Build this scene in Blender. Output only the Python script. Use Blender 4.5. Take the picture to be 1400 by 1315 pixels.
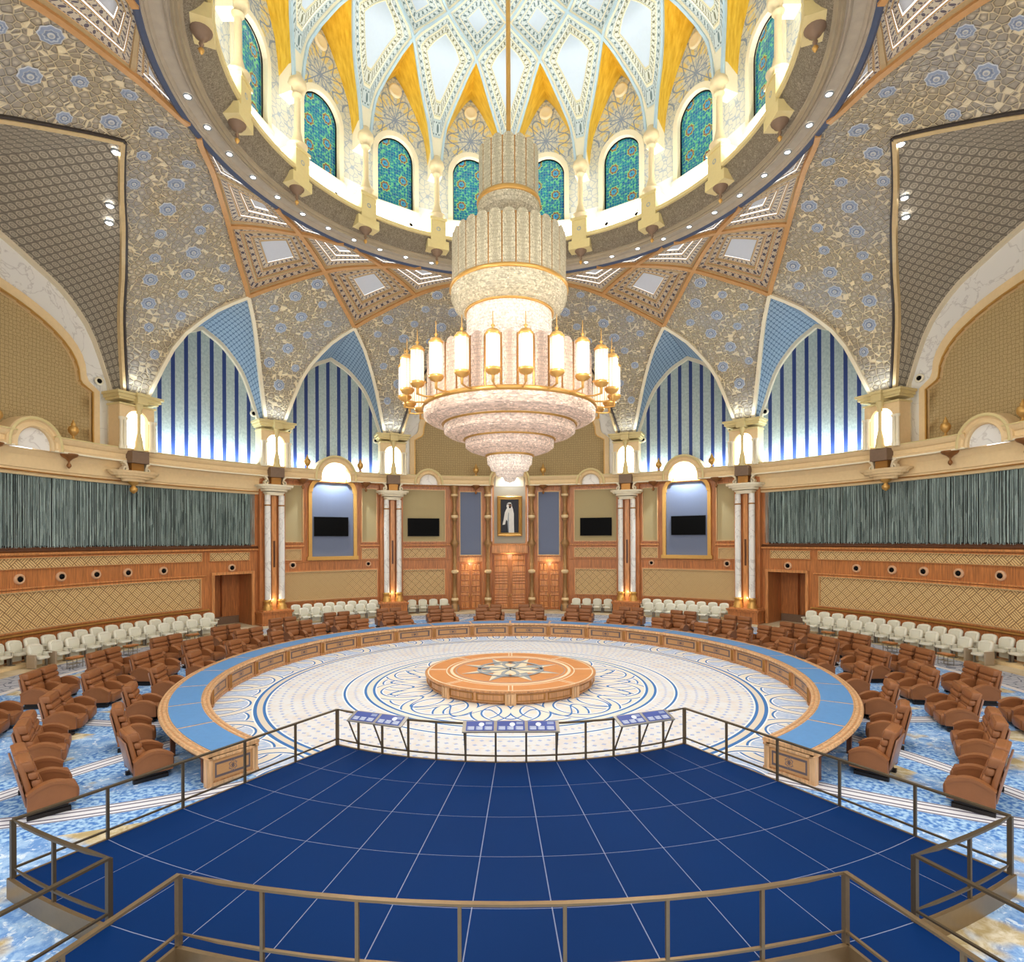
import bpy, math, random
from math import sin, cos, tan, pi, radians, degrees, sqrt, floor, atan2, hypot

for o in list(bpy.data.objects):
    bpy.data.objects.remove(o)
SC = bpy.context.scene
C = SC.collection
random.seed(7)

# ------------------------------------------------------------------ camera, world, lights, exposure
cam = bpy.data.objects.new('camera', bpy.data.cameras.new('camera'))
C.objects.link(cam)
cam.location = (-0.016, -24.0, 6.0)
cam.rotation_euler = (pi / 2, 0.00366, 0)
cam.data.sensor_fit = 'HORIZONTAL'
cam.data.sensor_width = 36.0
cam.data.lens = 774.0 / 1400 * 36
cam.data.shift_x = (700 - 696.7) / 1400
cam.data.shift_y = (738.2 - 657.5) / 1400
cam.data.clip_end = 300
SC.camera = cam

W = bpy.data.worlds.new('world')
SC.world = W
W.use_nodes = True
W.node_tree.nodes['Background'].inputs[0].default_value = (1.0, 0.98, 0.95, 1)
W.node_tree.nodes['Background'].inputs[1].default_value = 1.6

SC.view_settings.view_transform = 'Standard'
SC.view_settings.look = 'None'
SC.view_settings.gamma = 1
SC.view_settings.use_curve_mapping = False
SC.view_settings.exposure = 0.18


def P(phi, R, z=0.0):
    a = radians(phi)
    return (R * sin(a), R * cos(a), z)


def lamp(name, kind, loc, energy, color=(1, 1, 1), rot=(0, 0, 0), size=.1, sy=None, spot=None, blend=.6):
    d = bpy.data.lights.new(name, kind)
    d.energy = energy
    d.color = color
    if kind == 'AREA':
        d.shape = 'RECTANGLE'
        d.size = size
        d.size_y = sy or size
    else:
        d.shadow_soft_size = size
    if kind == 'SPOT':
        d.spot_size = radians(spot)
        d.spot_blend = blend
    o = bpy.data.objects.new(name, d)
    C.objects.link(o)
    o.location = loc
    o.rotation_euler = rot
    return o


COOL = (0.80, 0.91, 1.0)
WARM = (1.0, 0.92, 0.80)
# cove tubes lying on the dome ledge, shining up
for k in range(16):
    f = 11.25 + 22.5 * k
    lamp('dome_cove_light', 'AREA', P(f, 11.85, 24.72), 235, (1.0, .99, .95), (pi, 0, -radians(f)), 4.2, .35)
# cove tubes lying on the wall cornice behind its lip, shining up
for f in (-56.2, -34.2, 34.2, 56.2):
    lamp('cornice_cove_light', 'AREA', P(f, 24.5, 11.5), 430, (.72, .87, 1.0), (pi - .12, 0, -radians(f)), 7.4, .25)
for f in (-67.2, -45.2, -23.4, 23.4, 45.2, 67.2):
    lamp('pavilion_roof_light', 'AREA', P(f, 23.45, 14.8), 22, COOL, (pi, 0, -radians(f)), 2.0, .4)
# ring of downlights under the dome
for k in range(24):
    f = 7.5 + 15 * k
    lamp('ring_downlight', 'SPOT', P(f, 12.76, 23.4), 640, (.97, .98, 1.0), (0, 0, 0), .25, None, 125, 1.0)
# points added in the air round the chandelier, standing in for its lamps
for k in range(8):
    lamp('chandelier_light', 'POINT', P(22.5 + 45 * k, 6.2, 12.4), 330, WARM, size=.3)
for k in range(6):
    lamp('chandelier_light', 'POINT', P(60 * k + 30, 4.6, 17.0), 90, WARM, size=.3)
# lamps in the arched niches over the screens and the portrait
for f in (-34.2, 34.2):
    lamp('niche_light', 'SPOT', P(f, 23.9, 11.75), 1500, COOL, (radians(20), 0, -radians(f)), .12, None, 140, .8)
lamp('portrait_niche_light', 'SPOT', P(0, 23.9, 11.8), 240, (.9, .95, 1), (radians(15), 0, 0), .12, None, 130, .8)
# lamps over the doors and at the foot of the columns
for f in (-7.8, 0, 7.8):
    lamp('door_light', 'POINT', P(f, 24.35, 4.6 if f == 0 else 3.95), 26, (1, .82, .58), size=.05)
for f in (-45.2, -23.4, 23.4, 45.2):
    lamp('column_uplight', 'POINT', P(f, 23.72, 1.75), 9, (1, .80, .55), size=.05)

# ------------------------------------------------------------------ mesh builder
class MB:
    def __init__(s):
        s.v = []; s.f = []; s.uv = []; s.sm = []; s.mi = []

    def add(s, vs, fs, smooth=False, uvs=None, m=0):
        n = len(s.v)
        s.v += [tuple(p) for p in vs]
        s.uv += list(uvs) if uvs else [(p[0], p[2]) for p in vs]
        for f in fs:
            s.f.append(tuple(i + n for i in f)); s.sm.append(smooth); s.mi.append(m)
        return s

    def box(s, x0, y0, z0, x1, y1, z1, m=0):
        v = [(x, y, z) for z in (z0, z1) for y in (y0, y1) for x in (x0, x1)]
        return s.add(v, [(0, 2, 3, 1), (4, 5, 7, 6), (0, 1, 5, 4), (2, 6, 7, 3), (0, 4, 6, 2), (1, 3, 7, 5)], m=m)

    def grid(s, rows, smooth=True, uvs=None, close=False, m=0):
        nr, nc = len(rows), len(rows[0])
        vs = [p for r in rows for p in r]
        fs = []
        for i in range(nr - 1):
            for j in range(nc - 1 + (1 if close else 0)):
                j2 = (j + 1) % nc
                fs.append((i * nc + j, i * nc + j2, (i + 1) * nc + j2, (i + 1) * nc + j))
        return s.add(vs, fs, smooth, [u for r in uvs for u in r] if uvs else None, m)

    def arcsweep(s, prof, f0, f1, step=1.5, close=True, smooth=False, m=0, RU=24.6):
        n = max(1, int(math.ceil(abs(f1 - f0) / step)))
        rows = []; uv = []
        pr = prof + [prof[0]] if close else prof
        per = [0]
        for a, b in zip(pr, pr[1:]):
            per.append(per[-1] + hypot(a[0] - b[0], a[1] - b[1]))
        for i in range(n + 1):
            f = f0 + (f1 - f0) * i / n
            rows.append([P(f, r, z) for r, z in pr])
            uv.append([(radians(f) * RU, z if abs(pr[k][0] - pr[0][0]) < .3 else per[k]) for k, (r, z) in enumerate(pr)])
        s.grid(rows, smooth, uv, m=m)
        if close and abs(f1 - f0) < 359.9:
            b = len(s.v)
            for row in (rows[0], rows[-1]):
                s.add(row[:-1], [tuple(range(len(prof)))], m=m)
        return s

    def arc(s, f0, f1, z0, z1, R0, R1, step=1.5, m=0):
        """curved block: front face at R0, back at R1"""
        return s.arcsweep([(R0, z0), (R0, z1), (R1, z1), (R1, z0)], f0, f1, step, m=m)

    def lathe(s, prof, n=12, cx=0, cy=0, cz=0, smooth=True, a0=0, a1=360, m=0, cap=False):
        full = a1 - a0 >= 359.9
        k = n if full else n + 1
        rows = [[(cx + r * sin(radians(a0 + (a1 - a0) * j / n)), cy + r * cos(radians(a0 + (a1 - a0) * j / n)), cz + z) for j in range(k)] for r, z in prof]
        uv = [[((a0 + (a1 - a0) * j / n) / 360 * 6.283 * max(prof[0][0], .1), z) for j in range(k)] for r, z in prof]
        s.grid(rows, smooth, uv, close=full, m=m)
        if full and cap:
            for row, (r, z) in ((rows[0], prof[0]), (rows[-1], prof[-1])):
                if r > 1e-4:
                    s.add(row, [tuple(range(k))], m=m)
        return s

    def bar(s, a, b, w, d=None, up=(0, 0, 1), m=0):
        """rectangular bar between two points"""
        return s.rsweep([a, b], None, w, d or w, up=up, m=m)

    def rsweep(s, pts, nrm, w, d, up=(0, 0, 1), off=0.0, smooth=False, m=0, cap=True):
        """rectangular section swept along pts; nrm = list of normals (depth axis) or None -> up"""
        rows = []
        N = len(pts)
        for i, p in enumerate(pts):
            a = pts[max(i - 1, 0)]; b = pts[min(i + 1, N - 1)]
            t = norm(sub(b, a))
            nn = nrm[i] if nrm else up
            bi = norm(cross(t, nn))
            if bi == (0, 0, 0):
                bi = norm(cross(t, (1, 0, 0)))
            nn = norm(cross(bi, t))
            q = []
            for sx, sy in ((-1, -1), (1, -1), (1, 1), (-1, 1)):
                q.append(tuple(p[k] + bi[k] * sx * w / 2 + nn[k] * (sy * d / 2 + off) for k in range(3)))
            rows.append(q)
        s.grid(rows, smooth, [[(i * .3, j * .2) for j in range(4)] for i in range(N)], close=True, m=m)
        if cap:
            s.add(rows[0], [(0, 1, 2, 3)], m=m); s.add(rows[-1], [(0, 1, 2, 3)], m=m)
        return s

    def tube(s, pts, r, n=6, m=0):
        rows = []
        N = len(pts)
        for i, p in enumerate(pts):
            t = norm(sub(pts[min(i + 1, N - 1)], pts[max(i - 1, 0)]))
            u = (0, 0, 1) if abs(t[2]) < .9 else (1, 0, 0)
            b = norm(cross(t, u)); c = cross(b, t)
            rr = r[i] if isinstance(r, (list, tuple)) else r
            rows.append([tuple(p[k] + rr * (b[k] * cos(2 * pi * j / n) + c[k] * sin(2 * pi * j / n)) for k in range(3)) for j in range(n)])
        s.grid(rows, True, close=True, m=m)
        s.add(rows[0], [tuple(range(n))], m=m); s.add(rows[-1], [tuple(range(n))], m=m)
        return s

    def prism(s, poly, y0, y1, m=0):
        n = len(poly)
        a = [(x, y0, z) for x, z in poly]; b = [(x, y1, z) for x, z in poly]
        return s.add(a + b, [tuple(range(n)), tuple(range(n, 2 * n))] + [(i, (i + 1) % n, n + (i + 1) % n, n + i) for i in range(n)], m=m)

    def prismx(s, poly, x0, x1, m=0, smooth=False):
        n = len(poly)
        a = [(x0, y, z) for y, z in poly]; b = [(x1, y, z) for y, z in poly]
        s.add(a + b, [tuple(range(n)), tuple(range(n, 2 * n))], m=m)
        return s.add(a + b, [(i, (i + 1) % n, n + (i + 1) % n, n + i) for i in range(n)], smooth, m=m)

    def rbox(s, c, size, r, shear=0.0, m=0):
        """rounded box, optionally leaning back (y grows with z)"""
        idx = {}; vs = []; fs = []
        hx, hy, hz = (q / 2 for q in size)
        r = min(r, hx * .98, hy * .98, hz * .98)

        def co(h):
            return [-h, -h + .3 * r, -h + r, h - r, h - .3 * r, h]
        ax = [co(hx), co(hy), co(hz)]
        H = (hx, hy, hz)

        def vid(p):
            q = [max(-(H[k] - r), min(H[k] - r, p[k])) for k in range(3)]
            d = [p[k] - q[k] for k in range(3)]
            L = sqrt(sum(e * e for e in d)) or 1
            w = [q[k] + d[k] / L * r for k in range(3)]
            key = tuple(round(e, 5) for e in w)
            if key not in idx:
                idx[key] = len(vs)
                vs.append((c[0] + w[0], c[1] + w[1] + shear * w[2], c[2] + w[2]))
            return idx[key]
        for k in range(3):
            i, j = (k + 1) % 3, (k + 2) % 3
            for sg in (-1, 1):
                for a in range(5):
                    for b in range(5):
                        q = []
                        for da, db in ((0, 0), (1, 0), (1, 1), (0, 1)):
                            p = [0, 0, 0]
                            p[k] = sg * H[k]; p[i] = ax[i][a + da]; p[j] = ax[j][b + db]
                            q.append(vid(p))
                        if len(set(q)) > 2:
                            fs.append(tuple(dict.fromkeys(q)))
        return s.add(vs, fs, True, m=m)


def sub(a, b): return (a[0] - b[0], a[1] - b[1], a[2] - b[2])
def addv(a, b, k=1.0): return (a[0] + b[0] * k, a[1] + b[1] * k, a[2] + b[2] * k)
def cross(a, b): return (a[1] * b[2] - a[2] * b[1], a[2] * b[0] - a[0] * b[2], a[0] * b[1] - a[1] * b[0])
def norm(a):
    L = sqrt(a[0] ** 2 + a[1] ** 2 + a[2] ** 2)
    return (a[0] / L, a[1] / L, a[2] / L) if L > 1e-9 else (0, 0, 0)


def meshof(name, mb, mats):
    me = bpy.data.meshes.new(name)
    if not mb.f:
        raise ValueError('empty mesh ' + name)
    me.from_pydata(mb.v, [], mb.f)
    me.polygons.foreach_set('use_smooth', [bool(q) for q in mb.sm])
    me.polygons.foreach_set('material_index', [int(q) for q in mb.mi])
    ul = me.uv_layers.new(name='uv')
    li = [0] * len(me.loops)
    me.loops.foreach_get('vertex_index', li)
    flat = []
    for i in li:
        flat += mb.uv[i]
    ul.data.foreach_set('uv', flat)
    for m in (mats if isinstance(mats, (list, tuple)) else [mats]):
        me.materials.append(m)
    me.update()
    return me


def ob(name, mb, mat, parent=None, loc=(0, 0, 0), rz=0.0):
    me = mb if isinstance(mb, bpy.types.Mesh) else meshof(name, mb, mat)
    o = bpy.data.objects.new(name, me)
    C.objects.link(o)
    o.location = loc
    o.rotation_euler = (0, 0, rz)
    if parent:
        o.parent = parent
    return o


def tag(o, label=None, cat=None, group=None, kind=None):
    for k, v in (('label', label), ('category', cat), ('group', group), ('kind', kind)):
        if v:
            o[k] = v
    return o


def empty(name, loc=(0, 0, 0), rz=0.0, **kw):
    o = bpy.data.objects.new(name, None)
    o.empty_display_size = .3
    C.objects.link(o)
    o.location = loc
    o.rotation_euler = (0, 0, rz)
    return tag(o, **kw)


def dup(root, loc, rz, **kw):
    r = root.copy(); C.objects.link(r)
    r.location = loc; r.rotation_euler = (0, 0, rz)
    tag(r, **kw)
    for ch in list(root.children):
        c = ch.copy(); C.objects.link(c); c.parent = r
        for g in list(ch.children):
            d = g.copy(); C.objects.link(d); d.parent = c
    return r


ORD = 'first second third fourth fifth sixth seventh eighth ninth tenth eleventh twelfth thirteenth fourteenth fifteenth sixteenth seventeenth eighteenth nineteenth twentieth'.split()

# ------------------------------------------------------------------ materials
def lin(*c):
    if len(c) == 1:
        c = c[0]
    return tuple(((v / 255) / 12.92 if v / 255 <= .04045 else ((v / 255 + .055) / 1.055) ** 2.4) for v in c) + (1.0,)


class S:
    """socket with arithmetic"""
    def __init__(s, N, k): s.N = N; s.k = k
    def _b(s, op, o, r=False): return s.N.m(op, o, s) if r else s.N.m(op, s, o)
    def __add__(s, o): return s._b('ADD', o)
    def __radd__(s, o): return s._b('ADD', o)
    def __sub__(s, o): return s._b('SUBTRACT', o)
    def __rsub__(s, o): return s._b('SUBTRACT', o, True)
    def __mul__(s, o): return s._b('MULTIPLY', o)
    def __rmul__(s, o): return s._b('MULTIPLY', o)
    def __truediv__(s, o): return s._b('DIVIDE', o)
    def __lt__(s, o): return s._b('LESS_THAN', o)
    def __gt__(s, o): return s._b('GREATER_THAN', o)
    def abs(s): return s.N.m('ABSOLUTE', s)
    def fr(s): return s.N.m('FRACT', s)
    def fl(s): return s.N.m('FLOOR', s)
    def sin(s): return s.N.m('SINE', s)
    def cos(s): return s.N.m('COSINE', s)
    def sqrt(s): return s.N.m('SQRT', s)
    def mod(s, o): return s.N.m('FLOORED_MODULO', s, o)
    def mx(s, o): return s.N.m('MAXIMUM', s, o)
    def mn(s, o): return s.N.m('MINIMUM', s, o)
    def tri(s): return ((s.fr() - .5).abs() * 2)      # 1 at integers, 0 at halves


class Mat:
    def __init__(s, name, rough=.5, metal=0.0, spec=.5):
        s.mat = bpy.data.materials.new(name)
        s.mat.use_nodes = True
        s.nt = s.mat.node_tree
        s.b = s.nt.nodes['Principled BSDF']
        s.b.inputs['Roughness'].default_value = rough
        s.b.inputs['Metallic'].default_value = metal
        s.b.inputs['Specular IOR Level'].default_value = spec

    def link(s, v, inp):
        if isinstance(v, S):
            s.nt.links.new(v.k, inp)
        elif isinstance(v, (tuple, list)):
            inp.default_value = v
        else:
            inp.default_value = v

    def m(s, op, *a):
        n = s.nt.nodes.new('ShaderNodeMath'); n.operation = op
        for i, v in enumerate(a):
            s.link(v, n.inputs[i])
        return S(s, n.outputs[0])

    def uv(s):
        n = s.nt.nodes.new('ShaderNodeUVMap'); q = s.nt.nodes.new('ShaderNodeSeparateXYZ')
        s.nt.links.new(n.outputs[0], q.inputs[0])
        return S(s, q.outputs[0]), S(s, q.outputs[1])

    def objc(s):
        n = s.nt.nodes.new('ShaderNodeTexCoord'); q = s.nt.nodes.new('ShaderNodeSeparateXYZ')
        s.nt.links.new(n.outputs['Object'], q.inputs[0])
        return S(s, q.outputs[0]), S(s, q.outputs[1]), S(s, q.outputs[2])

    def vec(s, x, y, z=0.0):
        n = s.nt.nodes.new('ShaderNodeCombineXYZ')
        for i, v in enumerate((x, y, z)):
            s.link(v, n.inputs[i])
        return S(s, n.outputs[0])

    def noise(s, v, scale, det=3, rough=.5, dist=0.0):
        n = s.nt.nodes.new('ShaderNodeTexNoise')
        s.link(v, n.inputs['Vector'])
        n.inputs['Scale'].default_value = scale; n.inputs['Detail'].default_value = det
        n.inputs['Roughness'].default_value = rough; n.inputs['Distortion'].default_value = dist
        return S(s, n.outputs[0])

    def vor(s, v, scale, feature='F1', rnd=1.0):
        n = s.nt.nodes.new('ShaderNodeTexVoronoi'); n.feature = feature
        s.link(v, n.inputs['Vector'])
        n.inputs['Scale'].default_value = scale; n.inputs['Randomness'].default_value = rnd
        return S(s, n.outputs['Distance'])

    def vcol(s, v, scale):
        n = s.nt.nodes.new('ShaderNodeTexVoronoi')
        s.link(v, n.inputs['Vector'])
        n.inputs['Scale'].default_value = scale
        q = s.nt.nodes.new('ShaderNodeSeparateXYZ')
        s.nt.links.new(n.outputs['Color'], q.inputs[0])
        return S(s, q.outputs[0])

    def mix(s, f, a, b):
        n = s.nt.nodes.new('ShaderNodeMix'); n.data_type = 'RGBA'
        s.link(f, n.inputs[0]); s.link(a, n.inputs[6]); s.link(b, n.inputs[7])
        return S(s, n.outputs[2])

    def ss(s, v, a, b):
        n = s.nt.nodes.new('ShaderNodeMapRange')
        s.link(v, n.inputs[0]); n.inputs[1].default_value = a; n.inputs[2].default_value = b
        return S(s, n.outputs[0])

    def col(s, c):
        s.link(c, s.b.inputs['Base Color']); return s

    def bump(s, h, dist=.02, st=.6):
        n = s.nt.nodes.new('ShaderNodeBump')
        n.inputs['Strength'].default_value = st; n.inputs['Distance'].default_value = dist
        s.link(h, n.inputs['Height'])
        s.nt.links.new(n.outputs[0], s.b.inputs['Normal']); return s

    def emit(s, c, st):
        s.link(c, s.b.inputs['Emission Color']); s.link(st, s.b.inputs['Emission Strength']); return s


def plain(name, c, rough=.5, metal=0.0, var=.08, scale=6.0, spec=.5, bump=0.0):
    M = Mat(name, rough, metal, spec)
    x, y, z = M.objc()
    n = M.noise(M.vec(x, y, z), scale, 3)
    a = tuple(min(1, v * (1 + var * 1.5)) for v in lin(c)[:3]) + (1,)
    b = tuple(v * (1 - var * 1.5) for v in lin(c)[:3]) + (1,)
    M.col(M.mix(n, b, a))
    if bump:
        M.bump(n, bump)
    return M.mat


def wood(name, c, rough=.35, long='z'):
    M = Mat(name, rough)
    x, y, z = M.objc()
    v = M.vec(x * 9, y * 9, z * .6) if long == 'z' else M.vec(x * 1.2, y * 1.2, z * 16)
    n = M.noise(v, 1.5, 4, .6, .4)
    d = lin(tuple(q * .80 for q in c)); l = lin(tuple(min(255, q * 1.14) for q in c))
    M.col(M.mix(M.ss(n, .3, .7), d, l))
    return M.mat


M_wood = wood('honey_wood', (186, 118, 66))
M_wood2 = wood('honey_wood_light', (208, 142, 86), .3)
M_desk = wood('desk_veneer_wood', (190, 138, 92), .35)
M_desk2 = wood('desk_veneer_pale', (206, 164, 120), .35)
M_wdark = wood('dark_walnut', (96, 56, 30))  # walnut dark in its own colour
M_gold = plain('gold_leaf_metal', (206, 160, 88), .36, .6, .05)
M_goldd = plain('old_gold', (168, 120, 60), .38, .6, .08)
M_cream = plain('cream_stone', (230, 202, 154), .55, 0, .05)
M_creaml = plain('pale_cream_stone', (226, 212, 182), .5, 0, .04)
M_ivory = plain('ivory_plaster', (238, 228, 200), .5, 0, .03)
M_yel = plain('yellow_stone', (214, 196, 140), .5, 0, .05)
M_plaq = plain('brown_stone', (122, 98, 78), .6, 0, .1)
M_beige = plain('olive_beige_fabric', (180, 163, 120), .85, 0, .03, 30)
M_blue = plain('slate_blue_fabric', (112, 122, 146), .85, 0, .03, 30)
M_grey = plain('grey_linen_fabric', (172, 164, 146), .85, 0, .04, 40)
M_black = plain('black_screen', (3, 3, 4), .5, 0, 0, 6, .08)
M_bezel = plain('black_plastic', (9, 9, 10), .5, 0, 0, 6, .1)
M_leather = plain('tan_leather', (142, 90, 53), .42, 0, .10, 5, .35)
M_dark = plain('dark_metal', (28, 22, 20), .5, .2, .05)
M_white = plain('ivory_vinyl', (226, 222, 204), .5, 0, .03)
M_taupe = plain('taupe_panel', (168, 148, 122), .6, 0, .05)
M_bronze = plain('brushed_bronze', (138, 116, 86), .38, .65, .06, 12)
M_rail = plain('dark_bronze', (96, 82, 62), .42, .6, .05)
M_tile = plain('royal_blue_tile', (0, 42, 94), .6, 0, .10, .35, .07)
M_joint = plain('pale_joint', (140, 146, 172), .6, 0, .03, 6, .1)
M_pad = plain('sky_blue_leather', (84, 138, 192), .5, 0, .06, 8)
M_orange = plain('gilded_moulding', (198, 148, 92), .4, .2, .1)
M_cofm = plain('gilt_beige_moulding', (182, 158, 118), .45, .1, .08)
M_outl = plain('dark_brown_outline', (58, 50, 46), .5, 0, .1)
M_agold = plain('pale_gilt_rib', (206, 180, 132), .4, .2, .1)
M_bluemould = plain('blue_moulding', (66, 78, 104), .5, 0, .1)
M_dribs = plain('pale_blue_rib', (176, 200, 214), .5, 0, .05)
M_silver = plain('grey_inlay', (150, 158, 164), .4, 0, .1)
M_steel = plain('steel', (150, 146, 138), .35, .8, .05)
M_canvas = plain('dark_canvas', (24, 25, 36), .6, 0, .2, 3)
M_robe = plain('white_robe_paint', (226, 222, 214), .7, 0, .1, 3)
M_skin = plain('skin_paint', (120, 84, 62), .7, 0, .1)
M_print = plain('print_blue', (44, 66, 142), .4, 0, .2, 3)
M_prtw = plain('print_white', (216, 220, 230), .5, 0, .05)
M_prtg = plain('print_grey', (128, 142, 178), .5, 0, .15, 9)
M_lit = Mat('lit_glass').col((1, .97, .9, 1)).emit((1, .96, .86, 1), 2.6).mat
M_spot = Mat('lit_lamp').col((1, 1, 1, 1)).emit((1, .97, .92, 1), 14.0).mat


def m_marble():
    M = Mat('white_marble', .3)
    x, y, z = M.objc()
    n = M.noise(M.vec(x, y, z), .7, 4, .55, .8)
    v = (n - .5).abs()
    M.col(M.mix(M.ss(v, 0, .022), lin(210, 205, 198), lin(236, 233, 226)))
    return M.mat
M_marble = m_marble()


def m_lattice(name='carved_lattice', k=1.05):
    """diagonal basket weave carving, uv in metres"""
    M = Mat(name, .5)
    u, v = M.uv()
    a = (u + v) * (.7071 * 2.1 * k); b = (u - v) * (.7071 * 2.1 * k)
    par = (a.fl() + b.fl()).mod(2.0)
    st = M.m('ADD', par * ((a * 4).fr() - .5).abs() * 2, (1 - par) * ((b * 4).fr() - .5).abs() * 2)
    ed = ((a.fr() - .5).abs().mx((b.fr() - .5).abs())) > .46
    dark = (st > .72).mx(ed)
    n = M.noise(M.vec(u, v, 0), 3, 3)
    M.col(M.mix(dark, M.mix(n, lin(216, 182, 124), lin(234, 202, 146)), lin(128, 90, 48)))
    M.bump(1 - dark, .03, .7)
    return M.mat
M_latt = m_lattice()


def m_stripes():
    M = Mat('navy_striped_silk', .6)
    u, v = M.uv()                       # u in degrees, v in metres
    t = ((u.abs() - 54.1) / 1.94 + .5).fr()
    dk = (t - .5).abs() < .155
    n = M.noise(M.vec(u * .6, v, 0), 5, 4, .7)
    sub = ((u / .38).fr() - .5).abs() < .1
    lt = M.mix(M.ss(n, .35, .65), lin(148, 160, 156), lin(178, 188, 180))
    M.col(M.mix(dk, lt, lin(26, 50, 106)))
    return M.mat
M_stripe = m_stripes()


def m_niche():
    M = Mat('gold_damask', .7)
    u, v = M.uv()
    d = M.vor(M.vec(u, v, 0), 5.2, 'DISTANCE_TO_EDGE', .35)
    ring = ((M.vor(M.vec(u, v, 0), 5.2, 'F1', .35) * 40).sin() > .3)
    M.col(M.mix(((d < .05).mx(ring * .6)), lin(192, 168, 120), lin(132, 110, 68)))
    return M.mat
M_niche = m_niche()


def m_web():
    """carved shell pattern of the vault webs"""
    M = Mat('carved_vault_web', .6)
    u, v = M.uv()
    p = M.vec(u, v, 0)
    d = M.vor(p, 3.3, 'DISTANCE_TO_EDGE', .6)
    f1 = M.vor(p, 3.3, 'F1', .6)
    d2 = M.vor(p, 7.5, 'F1', .9)
    base = M.mix(M.ss(f1, .05, .33), lin(214, 198, 166), lin(158, 144, 120))
    base = M.mix((d2 < .13) * .6, base, lin(84, 82, 92))
    gold = (d < .06)
    base = M.mix(gold, base, lin(232, 214, 174))
    lo = M.noise(p, .35, 2)
    base = M.mix(M.ss(lo, .42, .62) * .28, base, lin(142, 154, 172))
    M.col(base)
    M.bump(M.ss(d, .15, .0) - (d2 < .13) * .3, .08, .9)
    return M.mat
M_web = m_web()


def m_soffit(name='quilted_soffit', c1=(186, 176, 156), c2=(142, 134, 120), k=1.9):
    M = Mat(name, .55)
    u, v = M.uv()
    a = (u * (1.25 * k)); b = (v * (1.25 * k))
    x = a.fr() - .5; y = b.fr() - .5
    r = (x * x + y * y).sqrt()
    ring = ((r - .33).abs() < .07)
    edge = x.abs().mx(y.abs()) > .455
    dia = (x.abs() + y.abs()) < .2
    h = M.m('MAXIMUM', ring * 1.0, dia * .8)
    base = M.mix(h, lin(c2), lin(c1))
    base = M.mix(edge, base, lin(tuple(q * .78 for q in c2)))
    M.col(base)
    M.bump(h - edge * .6, .08, .9)
    return M.mat
M_soff = m_soffit()
M_soffb = m_soffit('blue_quilted_soffit', (172, 190, 202), (110, 134, 156), 2.2)


def m_dots(name, base, dot, gold, k=1.0):
    """beaded border strip; u along the strip, v across (0..1)"""
    M = Mat(name, .5)
    u, v = M.uv()
    x = (u * (2.0 * k)).fr() - .5
    y = v - .5
    r = (x * x + y * y * .6).sqrt()
    c = M.mix((r < .2), lin(base), lin(dot))
    x2 = (u * (4.0 * k)).fr() - .5
    c = M.mix((y.abs() > .40), c, lin(gold))
    c = M.mix(((y.abs() - .32).abs() < .045) * (x2.abs() < .25), c, lin(dot))
    M.col(c)
    M.bump((r < .2) * -1.0 + (y.abs() > .4), .05, .8)
    return M.mat
M_dot = m_dots('beaded_border', (190, 172, 146), (70, 64, 76), (196, 146, 92))
M_dot2 = m_dots('beaded_border_pale', (202, 190, 168), (96, 88, 98), (206, 166, 112), 1.6)
M_ddot = m_dots('dome_border', (214, 216, 206), (120, 122, 96), (206, 202, 160), 1.7)
M_ddot2 = m_dots('dome_border_blue', (206, 216, 218), (104, 126, 130), (190, 206, 210), 1.4)
M_cofc = plain('pale_coffer_panel', (200, 204, 212), .6, 0, .02)
M_dofc = plain('pale_blue_panel', (196, 210, 226), .6, 0, .02)


def m_domewall():
    """star tracery painted on the dome wall, uv metres about each window axis"""
    M = Mat('star_tracery_plaster', .6)
    u, v = M.uv()
    y = v - 31.4
    r = (u * u + y * y).sqrt()
    a = M.m('ARCTAN2', u, y)
    star = ((a * 6).cos() * .18 + r * .62)
    ln = (((star * 2.0).fr() - .5).abs() < .07)
    sp = (((a * (6 / pi)).fr() - .5).abs() * r) < .05
    pet = ((r - 1.15).abs() < .30) * (((a * (12 / 6.2832)).fr() - .5).abs() < .33)
    n = M.vor(M.vec(u, v, 0), 3.2, 'DISTANCE_TO_EDGE', .8)
    c = M.mix((n < .05) * .8, lin(206, 206, 194), lin(150, 166, 186))
    up = (v > 30.2)
    c = M.mix(pet * up, c, lin(222, 204, 140))
    c = M.mix((ln.mx(sp)) * up, c, lin(134, 150, 176))
    c = M.mix((v < 26.6), c, lin(222, 228, 230))  # foot painted paler, the ledge lights' wash put into the colour
    M.col(c)
    return M.mat
M_dwall = m_domewall()


def m_goldweb():
    M = Mat('gold_leaf_web', .36, .3)
    u, v = M.uv()
    n = M.noise(M.vec(u * 2, v * .7, 0), 1.6, 4, .6)
    M.col(M.mix(M.ss(n, .3, .7), lin(212, 166, 44), lin(246, 212, 84)))
    M.bump(n, .03)
    return M.mat
M_gweb = m_goldweb()


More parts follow.
